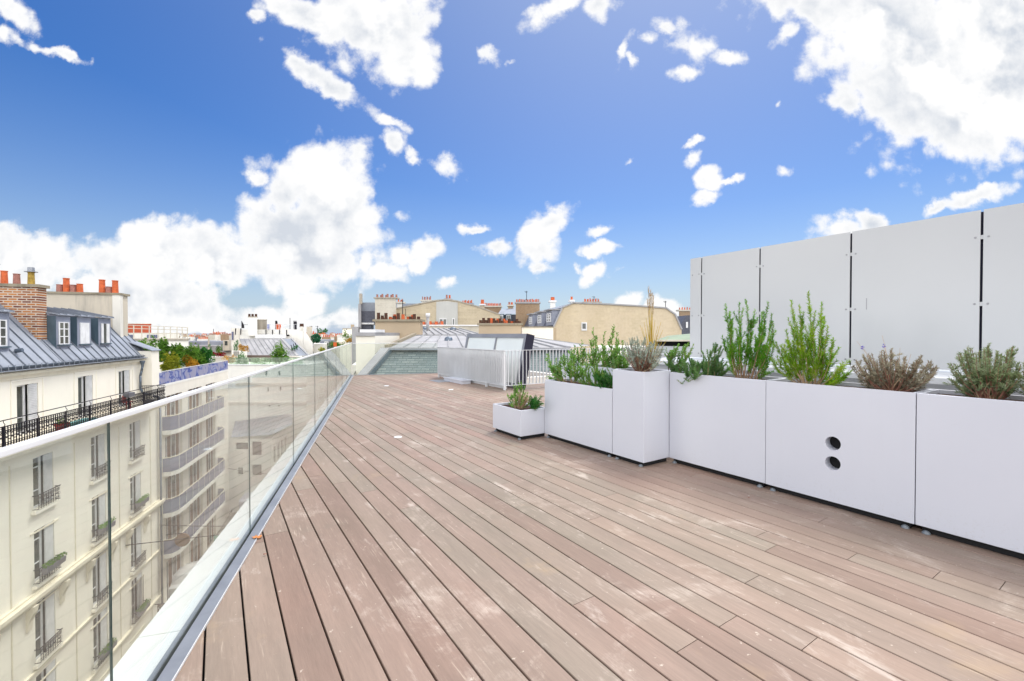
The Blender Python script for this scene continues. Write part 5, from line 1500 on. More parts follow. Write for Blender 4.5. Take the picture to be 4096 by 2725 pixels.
ch('small chimney with thin metal flue pots on the roof left of the gable peak', 421.5, 430.8, 301.4, 306, 66, 'white2', 7, 297.2, 300.6, mk='pot_r', seed=10)
ch('pair of orange pots on a white base at the peak of the central gable', 445.2, 450.2, 300.2, 302, 62, 'white', 2, 295.8, 299.8, seed=11, capm='zinclight')
ch('three orange pots on a short chimney right of the tall pale stone chimney', 397, 402.8, 303.4, 308, 64, 'white2', 3, 300.4, 303, seed=12)
ch('row of orange pots on the falling right verge of the central gable', 462, 472.2, 304.6, 308, 64, 'limestone', 7, 301.8, 304.6, seed=13, capm='zinc')
ch('long low brown chimney with a dozen orange pots right of the central gable', 480, 501.2, 307.2, 318, 72, 'brickwall', 15, 303.8, 306.8, seed=14, capm='palestone')
ch('small square chimney with one orange pot at the left of the long brown chimney', 480.2, 484.4, 305.4, 309, 70, 'beige', 1, 301.2, 305, seed=15, capm='winwhite')
ch('small brown chimney with two pots above the blue slate dormers', 508, 513.2, 306.2, 312, 70, 'brickwall', 2, 302.6, 305.6, seed=16, capm='palestone')
zr_ = bldg('apartment_building', 'distant zinc roof with small white dormers between the two chimney stacks', 'building', 505, 66)
Yz = 66
a0 = at(496.5, 315.8, Yz); a1 = at(516, 313.6, Yz); b0 = at(501, 309.6, Yz+4); b1 = at(516, 308, Yz+4)
m = MB(); m.face([a0, a1, b1, b0]); m.build('upper_roof', M['zinc'], zr_, recalc=False)
XBOX(496.8, 517, 314.6, 330, Yz+.3, 8, bot=-19).build('roof', M['slatedark'], zr_)
for (a, b) in ((500.4,503.0),(506.6,510.4)):
    d_ = XBOX(a-1.0, b+1.0, 314.0, 322, Yz-.6, .9).build('dormer', M['zincside'], zr_)
    w = XBOX(a, b, 314.9, 320.6, Yz-.7, .09).build('window', M['winwhite'], d_)
    XBOX(a+.6, (a+b)/2-.2, 315.5, 320, Yz-.72, .015).build('pane', M['winglass'], w); XBOX((a+b)/2+.2, b-.6, 315.5, 320, Yz-.72, .015).build('pane', M['winglass'], w)
# zinc roof behind stone gable left
zb3 = bldg('apartment_building', 'pale blue zinc roof behind the left slope of the central stone gable', 'building', 410, 68)
XBOX(396, 425, 303.6, 320, 68, 6, bot=-19).build('roof', M['zinc'], zb3)
# grey building at left of tall chimney
gb = bldg('apartment_building', 'narrow grey zinc and slate building at the left edge of the roofscape', 'building', 366, 60)
XBOX(361.6, 375, 302.6, 311.2, 60.3, 6).build('upper_roof', M['zinc'], gb)
XBOX(361.4, 375, 311.2, 322.8, 60.0, 6).build('slate_face', M['slatedark'], gb)
XBOX(360.8, 374, 322.8, 324.4, 59.8, 6).build('cornice', M['winwhite'], gb)
XBOX(360.8, 371, 324.4, 334, 60.1, 6, bot=-19).build('lower_wall', M['slatedark'], gb)
XBOX(358.2, 361.2, 304, 334, 59.5, 6, bot=-19).build('pier', M['zinclight'], gb)
XBOX(359.2, 361.8, 293.6, 304, 59.4, 1.5).build('chimney', M['concrete'], gb)
XBOX(351.8, 358.4, 326.8, 334, 58, 5, bot=-19).build('side_block', M['zinclight'], gb)
# green roofed pavilion
gr = bldg('pavilion', 'low pavilion with pale green sloping roof and black opening beside the panel wall', 'pavilion', 675, 30)
a = at(656, 339.6, 26); b = at(700, 339.6, 26)
m = MB(); m.prism([(a.x, 26, a.z-.12), (b.x+6, 26, a.z-.12), (b.x+6, 26, a.z+1.2), (b.x+3, 26, a.z+1.0), (a.x, 26, a.z)], (0,6,0)) if False else None
m = MB(); p0 = at(656.5,340,26); p1 = at(692,339.8,26); pk = at(694,330.5,30); 
m.v += [p0, p1+Vector((2,0,0)), pk+Vector((2,0,0)), at(668,335.8,30)]; m.f.append((0,1,2,3)); m.mi.append(0); m.build('roof', M['green'], gr)
XBOX(656.4, 702, 339.9, 341.5, 25.95, .3).build('fascia', M['palestone'], gr)
XBOX(658, 702, 341.5, 348, 27, 3, bot=-3).build('opening', M['black'], gr)
XBOX(600, 710, 347.6, 352, 25.8, 5, bot=-19).build('base_wall', M['white2'], gr)

# ---- left distance ------------------------------------------------------
# white terrace wall closing the street
Ct = bldg('apartment_building', 'white building across the street end with string courses and small square windows', 'building', 270, 50)
Yt = 50
a = at(227, 365.3, Yt); b = at(306, 365.3, Yt)
hs_ = []
for (u_, v_, w_, h_) in ((266,373.2,2.2,4),(279,373.4,2.0,3.6),(268,389.6,1.4,3.6),(280.2,388.8,1.6,3.6),(269.4,404.6,2,3.6),(278.6,404.6,2,3.6),(240,500,4,6),(252,452,5,6)):
    p = at(u_, v_, Yt); hw = w_*Yt/448/2*1.3; hh = h_*Yt/448/2*1.2; hs_.append((p.x-hw, p.x+hw, p.z-hh, p.z+hh))
YF = lambda x, y, z: Vector((x, y, z))
MB(YF).wall(a.x-3, b.x, -19, a.z, hs_, Yt, .3).face([(b.x,Yt,-19),(b.x,Yt+9,-19),(b.x,Yt+9,a.z),(b.x,Yt,a.z)]).face([(a.x-3,Yt,a.z),(b.x,Yt,a.z),(b.x,Yt+9,a.z),(a.x-3,Yt+9,a.z)]).build('wall', M['white'], Ct, recalc=False)
for h in hs_:
    MB().box(h[0], h[1], Yt+.2, Yt+.22, h[2], h[3]).build('window', M['winglass'], Ct)
for v_ in (382.6, 401.2):
    p = at(250, v_, Yt); MB().box(a.x-3, b.x+.05, Yt-.16, Yt-.002, p.z-.25, p.z-.05).box(a.x-3, b.x+.05, Yt-.08, Yt-.002, p.z-.45, p.z-.26).build('string_course', M['white2'], Ct)
XBOX(227, 306, 364.6, 365.4, Yt-.1, .5).build('coping', M['winwhite'], Ct)
gr_ = thing('glass_railing', 'pale green glass terrace railing along the top of the white street-end building', 'balustrade', at(262, 365, Yt))
n_ = 7
for k in range(n_):
    u0_ = 228.5+k*10.6; XBOX(u0_+.15, u0_+10.4, 357.6, 364.4, Yt+.12, .03).build('glass_pane', M['glass2'], gr_)
# low building with grey roof below it
Fl = bldg('house', 'low house with corrugated grey roof below the white street-end building', 'house', 262, 45)
Yf = 44
e0 = at(231, 437.5, Yf); e1 = at(271, 435, Yf); 
m = MB(); r0_ = at(236, 419, Yf+7); r1_ = at(290, 411, Yf+7); e2 = at(293, 424, Yf+4)
m.face([e0, e1, e2, r1_, r0_]); m.build('roof', M['zinc'], Fl, recalc=False)
m = MB(); seams_quad(m, [e0, e1, r1_, r0_], 14, .06, .05); m.build('standing_seam', M['seamlight'], Fl)
zt_ = e0.z-.15
hs_ = []
for (ua, ub_, va, vb_) in ((234.5,247.5,443,450),(251,261,442,456),(236.5,242.5,468,475),(251,261,465,476)):
    p = at(ua, va, Yf); q_ = at(ub_, vb_, Yf); hs_.append((p.x, q_.x, q_.z, p.z))
MB(YF).wall(e0.x, e1.x, -19, zt_, hs_, Yf+.1, .25).build('wall', M['white'], Fl, recalc=False)
for h in hs_: MB().box(h[0], h[1], Yf+.3, Yf+.32, h[2], h[3]).build('window', M['winglass'], Fl)
hs2 = []
q0 = Vector((e1.x, Yf+.1, 0)); q1 = Vector((at(300,430,Yf+12).x, Yf+12, 0))
def SFR(t, y, z): return Vector((q0.x+(q1.x-q0.x)*t-y*.3, q0.y+(q1.y-q0.y)*t, z))
hs2 = [(.06+.115*k, .12+.115*k, z, z+1.7) for k in range(8) for z in (-11.6,-14.4,-17.2)]
MB(SFR).wall(0, 1, -19, zt_+.1, hs2, 0, .5).build('side_wall', M['white2'], Fl, recalc=False)
m = MB(SFR)
for h in hs2: m.box(h[0], h[1], .45, .5, h[2], h[3])
m.build('side_windows', M['winglass'], Fl)
# facade continuing the street on the right
Rb = bldg('apartment_building', 'hazy grey facade with rows of windows seen through the far glass panels', 'building', 330, 72)
a = at(302, 372, 64); b = at(352, 372, 64)
hs_ = [(a.x+1+2.4*k, a.x+2.1+2.4*k, z, z+1.8) for k in range(3) for z in (-6.6,-9.6,-12.6,-15.6)]
MB(YF).wall(a.x, b.x+4, -19, a.z, hs_, 64, .3).face([(a.x,64,a.z),(b.x+4,64,a.z),(b.x+4,76,a.z),(a.x,76,a.z)]).build('wall', M['white2'], Rb, recalc=False)
m = MB()
for h in hs_: m.box(h[0], h[1], 64.2, 64.22, h[2], h[3])
m.build('window_panes', M['winglass'], Rb)

# Building E with zinc lean-to and rooftop plant
Eb = bldg('apartment_building', 'white building with pale zinc lean-to roof and chimney block behind the glass terrace', 'building', 262, 62)
Ye = 62
XBOX(231.2, 240, 328.3, 372, Ye+.4, 8, bot=-19).build('side_wall', M['facadeB'], Eb)
XBOX(240.02, 303.3, 329.6, 372, Ye, 10, bot=-19).build('wall', M['white'], Eb)
m = MB(); q_ = [at(303.3,329.6,Ye), at(312.5,343,Ye), at(314,372,Ye), at(303.3,372,Ye)]
m.prism([tuple(x) for x in q_], (-3.6,8,0)); m.build('sloped_wall', M['white'], Eb)
XBOX(248.2, 257.2, 317.2, 336, Ye-1.2, 1.5).build('chimney_block', M['white'], Eb)
XBOX(247.9, 257.5, 316.6, 317.2, Ye-1.3, 1.7).build('chimney_cap', M['concrete'], Eb)
for u_ in (249.4, 252.6, 256): pots(Eb, [(at(u_, 316.6, Ye-.6), .35, 'pot_b')], .16)
XBOX(257.25, 266.8, 319.8, 330, Ye+.2, 3).build('lift_block', M['concrete'], Eb)
XBOX(257, 267.2, 319.2, 319.8, Ye+.1, 3.3).build('lift_block_roof', M['white2'], Eb)
lean = MB(); L0, L1, L2, L3 = at(239.5,338.8,Ye-2), at(291.5,338.8,Ye-2), at(308.5,355.4,Ye-6), at(246.8,355.2,Ye-6)
L1b = at(283,338.8,Ye-2); L2b = at(300,360,Ye-6.2)
lean.face([L0, at(281.5,338.8,Ye-2), at(297.5,356,Ye-6), L3]); lean.build('zinc_roof', M['zinclight'], Eb, recalc=False)
m = MB(); m.face([at(281.5,338.8,Ye-2), L1, L2, at(297.5,356.0,Ye-6)]); m.build('zinc_roof_slope', M['zinc'], Eb, recalc=False)
m = MB(); seams_quad(m, [L3, at(297.5,356,Ye-6), at(281.5,338.8,Ye-2), L0], 9, .08, .06); m.bar(at(281.5,338.6,Ye-2), at(297.5,355.8,Ye-6), .3, .12); m.bar(L1, L2, .2, .15); m.build('standing_seam', M['seamlight'], Eb)
XBOX(246.5, 272, 355.3, 357.6, Ye-6, .5).build('eave_band', M['signbrown'], Eb)
XBOX(246.5, 302, 357.6, 368, Ye-5.6, 4, bot=-19).build('lower_wall', M['facadeB'], Eb)
m = MB()
for (a_u, b_u) in ((249,259),(264,273)): XBOX(a_u, b_u, 358.6, 365, Ye-5.72, .1, m)
m.build('window_panes', M['winglass'], Eb)
XBOX(255, 286, 334.6, 338.4, Ye-1.9, 1.5).build('white_sheeting', M['winwhite'], Eb)
XBOX(286.4, 289.4, 334.8, 336.2, Ye-.08, .06).build('vent_slot', M['black'], Eb)
XBOX(300.2, 303.5, 326.6, 330, Ye-.1, 2).build('parapet_block', M['white2'], Eb)
for u_ in (300.8, 302.6): pots(Eb, [(at(u_, 326.6, Ye+.4), .4, 'pot_b')], .16)
XBOX(276, 280.4, 327.2, 329.6, Ye+.5, 1.2).build('chimney', M['pot_o'], Eb)
for u_ in (276.8, 278.2, 279.7): pots(Eb, [(at(u_, 327.2, Ye+1), .45, 'pot_o')], .17)
XBOX(284, 287.6, 328.2, 329.6, Ye+.5, 1).build('chimney', M['white2'], Eb)
o = XBOX(267.2, 269.4, 324.4, 329.4, Ye-.4, .6).build('water_tank', M['bluecloth'], None); tag(o, 'small bright blue tank on the roof of the white building', 'tank')
rl = thing('roof_railing', 'thin grey safety railing along the roof of the white building with the zinc lean-to', 'railing', at(280, 329.6, Ye))
m = MB()
for u_ in list(range(270, 300, 3)): m.cyl(at(u_, 329.6, Ye-.1), at(u_, 324.3, Ye-.1), .03, .03, 4)
m.cyl(at(268, 324.4, Ye-.1), at(300, 324.4, Ye-.1), .03, .03, 4); m.build('rails', M['railgrey'], rl)
m = MB()
for (a_, b_) in ((275.5,277.2),(293.8,296.6)):
    for k in range(6):
        u_ = a_+(b_-a_)*k/5; m.cyl(at(u_, 329.6, Ye+1.2), at(u_, 320.8+(k % 2), Ye+1.2), .05, .05, 4)
    for v_ in (325, 326.5, 328): m.cyl(at(a_, v_, Ye+1.2), at(b_, v_, Ye+1.2), .07, .07, 4)
t = m.build('antenna_cluster', M['ironblack'], None); tag(t, 'two dark clusters of telecom antennas on the white building roof', 'antenna')
aerial('tall thin aerial between the antenna clusters on the white roof', 290, 318, 329.6, Ye+1, 0, .04)
m = MB()
for k in range(5): m.cyl(at(231.5+42-42+10.2+k*.6, 328.3, Ye+.8), at(241.7+k*.5, 321+k*.9, Ye+.8), .04, .04, 4)
m.cyl(at(241.8,324.6,Ye+.8), at(248,324.8,Ye+.8), .03, .03, 4)
tag(m.build('roof_ladder', M['ironblack'], None), 'dark ladder cage left of the chimney block on the white building', 'ladder')
m = MB()
for u_ in (235.4, 240.6): m.cyl(at(u_+.3, 328.5, Ye-.2), at(u_, 335, Ye-.2), .08, .05, 5)
for u_ in (266, 272.5, 279.5, 286.5): m.cyl(at(u_, 329.8, Ye-.2), at(u_, 335.5, Ye-.2), .07, .05, 5)
m.build('downpipe', M['ironblack'], Eb)
XBOX(231.6, 233.4, 331.8, 340, Ye+.3, .1).build('window', M['bluepanel'], Eb)
# balcony box with dark slots at left of E
XBOX(232, 247, 351.6, 357.8, Ye-7, 3).build('terrace_box', M['white2'], Eb)
m = MB()
for u_ in (234, 236, 238): XBOX(u_-.35, u_+.35, 350.6, 356, Ye-7.1, .08, m)
m.build('terrace_slots', M['ironblack'], Eb)
# three little firs on slope
for k, (u_, v_) in enumerate(((292.5,349),(294.8,348),(297,347))):
    t = thing('potted_shrub', 'dark green dwarf conifers standing in a row on the grey sloped zinc roof', 'shrub', at(u_, v_+3, Ye-5), 'dwarf conifers on the sloped roof')
    m = MB(); leaves(m, at(u_, v_, Ye-5), (.16,.16,.28), 90, .13); m.build('foliage', M['leaf_dk'], t, recalc=False)
    MB().cyl(at(u_-1.6, v_-4.2, Ye-5), at(u_+.2, v_+3, Ye-5), .05, .05, 4).build('stake', M['ironblack'], t)

# building B2 white parapet with white rail fence, red block
B2 = bldg('apartment_building', 'long white parapet building with open white roof fence behind the mansard', 'building', 160, 56)
Y2 = 56
XBOX(118, 188.6, 340.4, 349.6, Y2, .6).build('parapet', M['white'], B2)
XBOX(118, 188.9, 338.9, 340.4, Y2-.2, 9).build('coping', M['concrete'], B2)
XBOX(118, 186, 349.6, 374, Y2+1.5, 8, bot=-19).build('wall', M['facadeA'], B2)
for (a_, b_) in ((156.5,162),(181,186)): XBOX(a_, b_, 349.8, 362, Y2+1.4, .08).build('window', M['curtain'], B2)
m = MB()
for u_ in (125.8, 133.7, 141.7, 149.3, 158, 164, 170.4, 177, 182.2, 187.4): m.bar(at(u_, 338.9, Y2+.3), at(u_, 324.8+(u_-125)*.045, Y2+.3), .13, .1)
for (va, vb_) in ((325.0,327.6),(328.3,330.3),(333.3,333.9)): m.bar(at(125.8, va, Y2+.3), at(188, vb_, Y2+.3), .07, .08)
m.build('roof_fence', M['palestone'], B2)
rb = bldg('roof_house', 'red rendered rooftop block behind the white roof fence', 'building', 139, 72)
XBOX(127, 151, 323.9, 333, 72, 8, bot=-2).build('wall', M['redwall'], rb); XBOX(126.6, 151.4, 323.2, 323.9, 71.9, 8.3).build('coping', M['white2'], rb)
XBOX(126, 179, 332.9, 346, 69, 2, bot=-2).build('lower_wall', M['white2'], rb)
m = MB()
for (a_, b_) in ((127.6,132.8),(146.9,150.2),(150.8,152.7),(153.2,155.3),(155.7,158)): XBOX(a_, b_, 334.8, 338.2, 68.9, .08, m)
m.build('dark_panes', M['bluepanel'], rb)
# pale zinc building behind the hedge
Zb = bldg('apartment_building', 'long pale zinc roof with dark square window behind the hedge terrace', 'building', 210, 80)
XBOX(186, 232, 345.6, 352.5, 80, 8).build('roof', M['zinclight'], Zb); XBOX(186, 232, 352.4, 353.5, 79.7, 9).build('eave', M['concrete'], Zb); XBOX(186, 232, 353.5, 370, 80.2, 8, bot=-19).build('wall', M['white'], Zb)
XBOX(188, 231, 341.4, 345.6, 84, 8).build('upper_roof', M['zinc'], Zb)
XBOX(207.8, 209.6, 338, 350, 79.5, 1.2).build('chimney', M['beigepale'], Zb)
XBOX(223, 231, 340.4, 350.6, 79.2, 2).build('dormer', M['beigepale'], Zb); XBOX(224.6, 227.4, 341.2, 345.4, 79.1, .05).build('window', M['winglass'], Zb)
# right of E: cream wall with green tarp, white terraces
Fr = bldg('apartment_building', 'pale building with green tarpaulin on its corner and a blue-grey mansard behind', 'building', 322, 70)
XBOX(313.5, 327, 344, 364, 66, 8, bot=-19).build('wall', M['white'], Fr)
XBOX(306.5, 312, 326.8, 345, 74, 5, bot=-19).build('chimney', M['beigepale'], Fr)
XBOX(320, 333.6, 341.2, 350.5, 70, 6, bot=-19).build('roof', M['zincfront'], Fr); XBOX(320, 334.2, 339.9, 341.3, 69.8, 6.6).build('upper_roof', M['zinc'], Fr)
w = XBOX(324.4, 328.6, 341.6, 346.2, 69.85, .1).build('window', M['winwhite'], Fr); XBOX(325.2, 326.2, 342.6, 345.6, 69.8, .04).build('pane', M['winglass'], w); XBOX(327, 328, 342.6, 345.6, 69.8, .04).build('pane', M['winglass'], w)
t = thing('tarpaulin', 'crumpled dark green tarpaulin bundle on the pale building corner', 'tarpaulin', at(316, 342, 65))
m = MB(); leaves(m, at(315.8, 338.6, 65), (.75,.4,.7), 500, .3); m.build('cover', simple('green_tarp', (.02,.14,.06), .6), t, recalc=False)
o = XBOX(333.4, 336.8, 342.4, 346.6, 66, .1).build('awning', M['orange'], None); tag(o, 'small bright orange awning right of the blue-grey mansard', 'awning')
Gt = bldg('apartment_building', 'stepped white terraced building with green planting near the end of the glass', 'building', 348, 80)
XBOX(327, 356, 347.6, 372, 72, 6, bot=-19).build('terrace_wall', M['white2'], Gt)
XBOX(336, 351, 341.6, 345, 76, 6).build('terrace_wall', M['facadeA2'], Gt); XBOX(338, 350, 338.4, 341.8, 80, 6).build('terrace_wall', M['white'], Gt)
XBOX(342.5, 357, 328.6, 335.6, 92, 8, bot=-5).build('top_storey', M['facadeA'], Gt); XBOX(342.2, 357, 328.2, 328.7, 91.8, 8.4).build('flat_roof', M['concrete'], Gt)
XBOX(350.8, 353.6, 324.6, 328.2, 93, 2).build('chimney', M['beige'], Gt)
m = MB(); XBOX(342.6, 343.2, 329, 330, 91.7, .1, m); XBOX(346, 346.8, 329, 330, 91.7, .1, m); m.build('window_panes', M['winglass'], Gt)
XBOX(337, 352, 334.8, 348, 88, 6, bot=-19).build('wall', M['white2'], Gt)
XBOX(349, 361, 339.6, 350, 70, 4).build('awning_terrace', M['palestone'], Gt)
# steep narrow view between glass end and cream block
Nb = bldg('apartment_building', 'narrow slice of lower building seen between end glass and cream block', 'building', 356, 30)
XBOX(352, 357.5, 365, 369, 34, 4, bot=-19).build('wall', M['white2'], Nb)

# generic far roofscape
RC = random.Random(5)
far_n = 0
wallk = ['white', 'white2', 'facadeB', 'facadeA', 'beigepale', 'palestone']
zones = [(186, 234), (118, 190), (300, 362), (60, 130), (230, 310)]
def farb(u0, w_px, vtop, Y):
    global far_n
    far_n += 1
    a = at(u0, vtop, Y); b = at(u0+w_px, vtop, Y)
    t = thing('distant_building', 'small distant building with zinc roof and orange chimney pots on the hazy skyline', 'building', ((a.x+b.x)/2, Y+3, -19), 'distant city buildings on the skyline')
    wk = RC.choice(wallk); H = RC.uniform(1.2, 2.6)
    dep = RC.uniform(8, 14)
    kx = ((b.x+a.x)/2/Y)*dep
    MB().hexa([Vector((a.x,Y,-19)),Vector((b.x,Y,-19)),Vector((b.x+kx,Y+dep,-19)),Vector((a.x+kx,Y+dep,-19)),Vector((a.x,Y,a.z-H)),Vector((b.x,Y,a.z-H)),Vector((b.x+kx,Y+dep,a.z-H)),Vector((a.x+kx,Y+dep,a.z-H))]).build('wall', M[wk], t)
    ins = min(1.2, (b.x-a.x)*.12)
    m = MB(); m.hexa([Vector((a.x,Y,a.z-H)),Vector((b.x,Y,a.z-H)),Vector((b.x+kx,Y+dep,a.z-H)),Vector((a.x+kx,Y+dep,a.z-H)),
        Vector((a.x+ins,Y+1.4,a.z)),Vector((b.x-ins,Y+1.4,a.z)),Vector((b.x-ins+kx,Y+dep-1.4,a.z)),Vector((a.x+ins+kx,Y+dep-1.4,a.z))])
    m.build('roof', M[RC.choice(['zinc','zinclight','zinclight','white2','zincfront'])], t)
    for k in range(RC.choice([1,1,2,2,3])):
        cx_ = RC.uniform(a.x+.6, b.x-1.6); cw = RC.uniform(.8, 2.6); chh = RC.uniform(.5, 1.6); cy = Y+RC.uniform(.5, 3)
        cs = MB().box(cx_, cx_+cw, cy, cy+.8, a.z-1.5, a.z+chh).build('chimney', M[RC.choice(['beigepale','white2','brickwall','beige','palestone'])], t)
        m = MB(); n_ = max(2, int(cw/.42))
        for q_ in range(n_): 
            x = cx_+cw*(q_+.5)/n_; h = RC.uniform(.35, .8); m.cyl((x, cy+.4, a.z+chh), (x, cy+.4, a.z+chh+h), .15, .12, 6)
        m.build('chimney_pots', M[RC.choice(['pot_o','pot_o','pot_r'])], cs)
    if Y < 260:
        m = MB(); n_ = max(2, int((b.x-a.x)/2.4))
        for q_ in range(n_):
            x = a.x+(b.x-a.x)*(q_+.5)/n_
            for z in range(3): m.box(x-.45, x+.45, Y-.03, Y+.02, a.z-H-2.6-3*z, a.z-H-.9-3*z)
        m.build('window_panes', M['winglass'], t)
def lay(Y, v, us_, wr):
    for (ua, ub_) in us_:
        u_ = ua
        while u_ < ub_:
            w_ = RC.uniform(*wr); farb(u_, w_*.96, v+RC.uniform(-1.0, 1.0), Y*RC.uniform(.96, 1.04)); u_ += w_+RC.uniform(0, 1.5)
lay(105, 341.2, [(188,232),(304,345)], (9,14))
lay(150, 339.0, [(186,232),(302,362)], (7,12))
lay(230, 337.2, [(184,232),(300,362)], (5,9))
lay(370, 336.0, [(120,234),(296,364)], (4,7))
lay(620, 335.2, [(120,234),(298,364)], (3,6))
# far ridge of roofs seen as one band
rd = random.Random(3); m = MB()
for row, (Y, base) in enumerate(((1100, .2), (1700, 1.5))):
    x = -1800
    while x < 1700:
        w_ = rd.uniform(14, 40); h = base+rd.uniform(-1.5, 4); m.box(x, x+w_, Y+rd.uniform(-40, 40), Y+60, -20, h); x += w_*rd.uniform(.9, 1.2)
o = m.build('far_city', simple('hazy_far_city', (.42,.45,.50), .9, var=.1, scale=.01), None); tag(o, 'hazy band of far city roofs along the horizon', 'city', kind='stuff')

# ---------------------------------------------------------------- trees and terrace greenery
def bush(name, lab, cat, c, rad, n, size, mat, trunk=None, group=None, clumps=14, rnd=None):
    rnd = rnd or random.Random(int(abs(c.x*31+c.y*17)))
    t = thing(name, lab, cat, Vector((c.x, c.y, c.z-rad[2])), group)
    m = MB()
    for k in range(clumps):
        th = rnd.uniform(0, 2*pi); rr = rnd.uniform(.25, .85); zz = rnd.uniform(-.6, .85); kr = rnd.uniform(.22, .5)
        cc_ = Vector((c.x+rad[0]*rr*cos(th), c.y+rad[1]*rr*sin(th), c.z+rad[2]*zz))
        leaves(m, cc_, (rad[0]*kr, rad[1]*kr, rad[2]*kr*1.1), n//clumps, size*rnd.uniform(.7, 1.15), rnd)
        if k % 2:      # a shoot that breaks the outline
            for q in range(3): leaves(m, cc_+Vector((rnd.gauss(0,.1)*rad[0], 0, rad[2]*(.3+.16*q))), (rad[0]*.1, rad[1]*.1, rad[2]*.1), 12, size*.8, rnd)
    leaves(m, c, (rad[0]*.7, rad[1]*.7, rad[2]*.7), n//5, size, rnd)
    m.build('crown' if trunk else 'foliage', M[mat], t, recalc=False)
    if trunk:
        tm = MB(); b_ = Vector((c.x, c.y, c.z-rad[2]-trunk)); tm.tube([b_, Vector((c.x+.03, c.y, c.z-rad[2]*.7)), Vector((c.x, c.y, c.z))], .07, 6, .03)
        for k in range(5):
            th = rnd.uniform(0, 6.28); tm.tube([Vector((c.x, c.y, c.z-rad[2]*.6)), Vector((c.x+rad[0]*.5*cos(th), c.y+rad[1]*.5*sin(th), c.z+rad[2]*.2))], .03, 4, .012)
        tm.build('trunk', M['trunk'], t)
    return t
c = at(279, 354.6, 52); bush('olive_tree', 'round dark green olive tree on the white street-end terrace', 'tree', c, (1.08,1.0,1.12), 2600, .17, 'leaf_tree', trunk=.5, clumps=22)
c = at(242, 360, 51); bush('shrub', 'small dense dark green bush behind the pale green terrace glass', 'shrub', c, (.75,.5,.75), 900, .15, 'leaf_dk')
c = at(235, 361, 50.8); bush('shrub', 'orange and yellow flowering plants at the left end of the terrace glass', 'shrub', at(228,360.5,52), (1.1,.4,.55), 700, .14, 'leaf_oran')
bush('shrub', 'yellow-orange plant on the balcony box left of the zinc lean-to', 'shrub', at(242.5,348.5,55.5), (.7,.4,.5), 600, .14, 'leaf_oran')
bush('shrub', 'tiny dark conifer left of the yellow-orange balcony plant', 'shrub', at(236.2,347.5,55.5), (.28,.25,.65), 350, .12, 'leaf_dk')
bush('shrub', 'low green plants behind the right half of the pale terrace glass', 'shrub', at(262,362,51), (1.6,.3,.35), 500, .14, 'leaf_soft')
bush('flower_bed', 'crimson flowers spilling over a white parapet behind the hedge', 'flowers', at(216,355,62), (1.6,.4,.32), 700, .16, 'leaf_red')
bush('shrub', 'small round green shrub beside the crimson flowers', 'shrub', at(219.5,350.6,62), (.5,.4,.6), 350, .15, 'leaf_tree')
pw = bldg('roof_terrace', 'low white parapet carrying crimson flowers behind the blue screen', 'parapet', 216, 62)
XBOX(209, 232, 357.4, 374, 62.4, 3, bot=-19).build('wall', M['white'], pw)
bush('tree', 'green leafy treetop rising behind the end of the mansard roof', 'tree', at(144.5,349,40), (1.35,.9,.85), 1600, .2, 'leaf_tree', trunk=1.2)
# hedge on B terrace: separate bushes in a row
for k, (u_, v_, ru, rv, mat_, lab_) in enumerate((
    (170.5,364.5,7.5,8,'leaf_yel','bright yellow-green bush at the left end behind the blue screen'),
    (163,352.5,4,8.5,'leaf_tree','thin green shrub just right of the mansard corner'),
    (177,354,6,5.5,'leaf_tree','upright green bush behind the yellow-green one'),
    (184,359,10,9,'leaf_tree','broad green bush near the middle of the blue screen'),
    (191,363.5,5,6,'leaf_oran','orange-tinged bush between green ones behind the blue screen'),
    (196,357.5,8,8.5,'leaf_tree','full green bush right of the orange-tinged one'),
    (205,359,7,8.5,'leaf_dk','dark green bush at the right end of the hedge behind the blue screen'))):
    s_, z_ = sn(u_, v_, 14.9+.5*(k % 2)); p = SF(s_, 14.9+.5*(k % 2), z_); kk = p.y/448*1.3
    bush('bush', lab_, 'bush', p, (ru*kk, .55, rv*kk), 2400, .17, mat_, group='bushes on the roof terrace behind the blue screen')
for (u_, v_, Y_, a_, h_, mat_, lab_) in ((331,345.6,68,1.3,.5,'leaf_tree','low green hedge on the white terrace left of the glass corner'),(341,346.4,68,1.2,.5,'leaf_tree','low green hedge nearest the corner of the end glass'),(346.5,338.4,70,1.0,1.0,'leaf_tree','light green tree on a terrace above the glass corner'),(352,340.6,69,1.0,.45,'leaf_oran','low yellowish planting on a terrace right of the light green tree'),(322.6,332.6,300,4,2,'leaf_dk','small dark clump of trees on the far skyline'),(322,351,60,.5,.4,'leaf_yel','small yellow-green plant just above the handrail'),(286,360,51,.4,.3,'leaf_soft','little plant at the right end of the terrace glass')):
    bush('shrub', lab_, 'shrub', at(u_, v_, Y_), (a_, a_*.6, h_), 500, .16 if Y_ < 100 else .8, mat_)
aerial('slender aerial mast left of the dark skyline trees', 317.5, 326, 336, 120, 1, .07)
aerial('second slender aerial mast on the low roofs left of the glass corner', 311.5, 326, 336, 125, 2, .07)
aerial('thin mast on the skyline right of the red rooftop block', 213.5, 329, 336, 160, 0, .09)
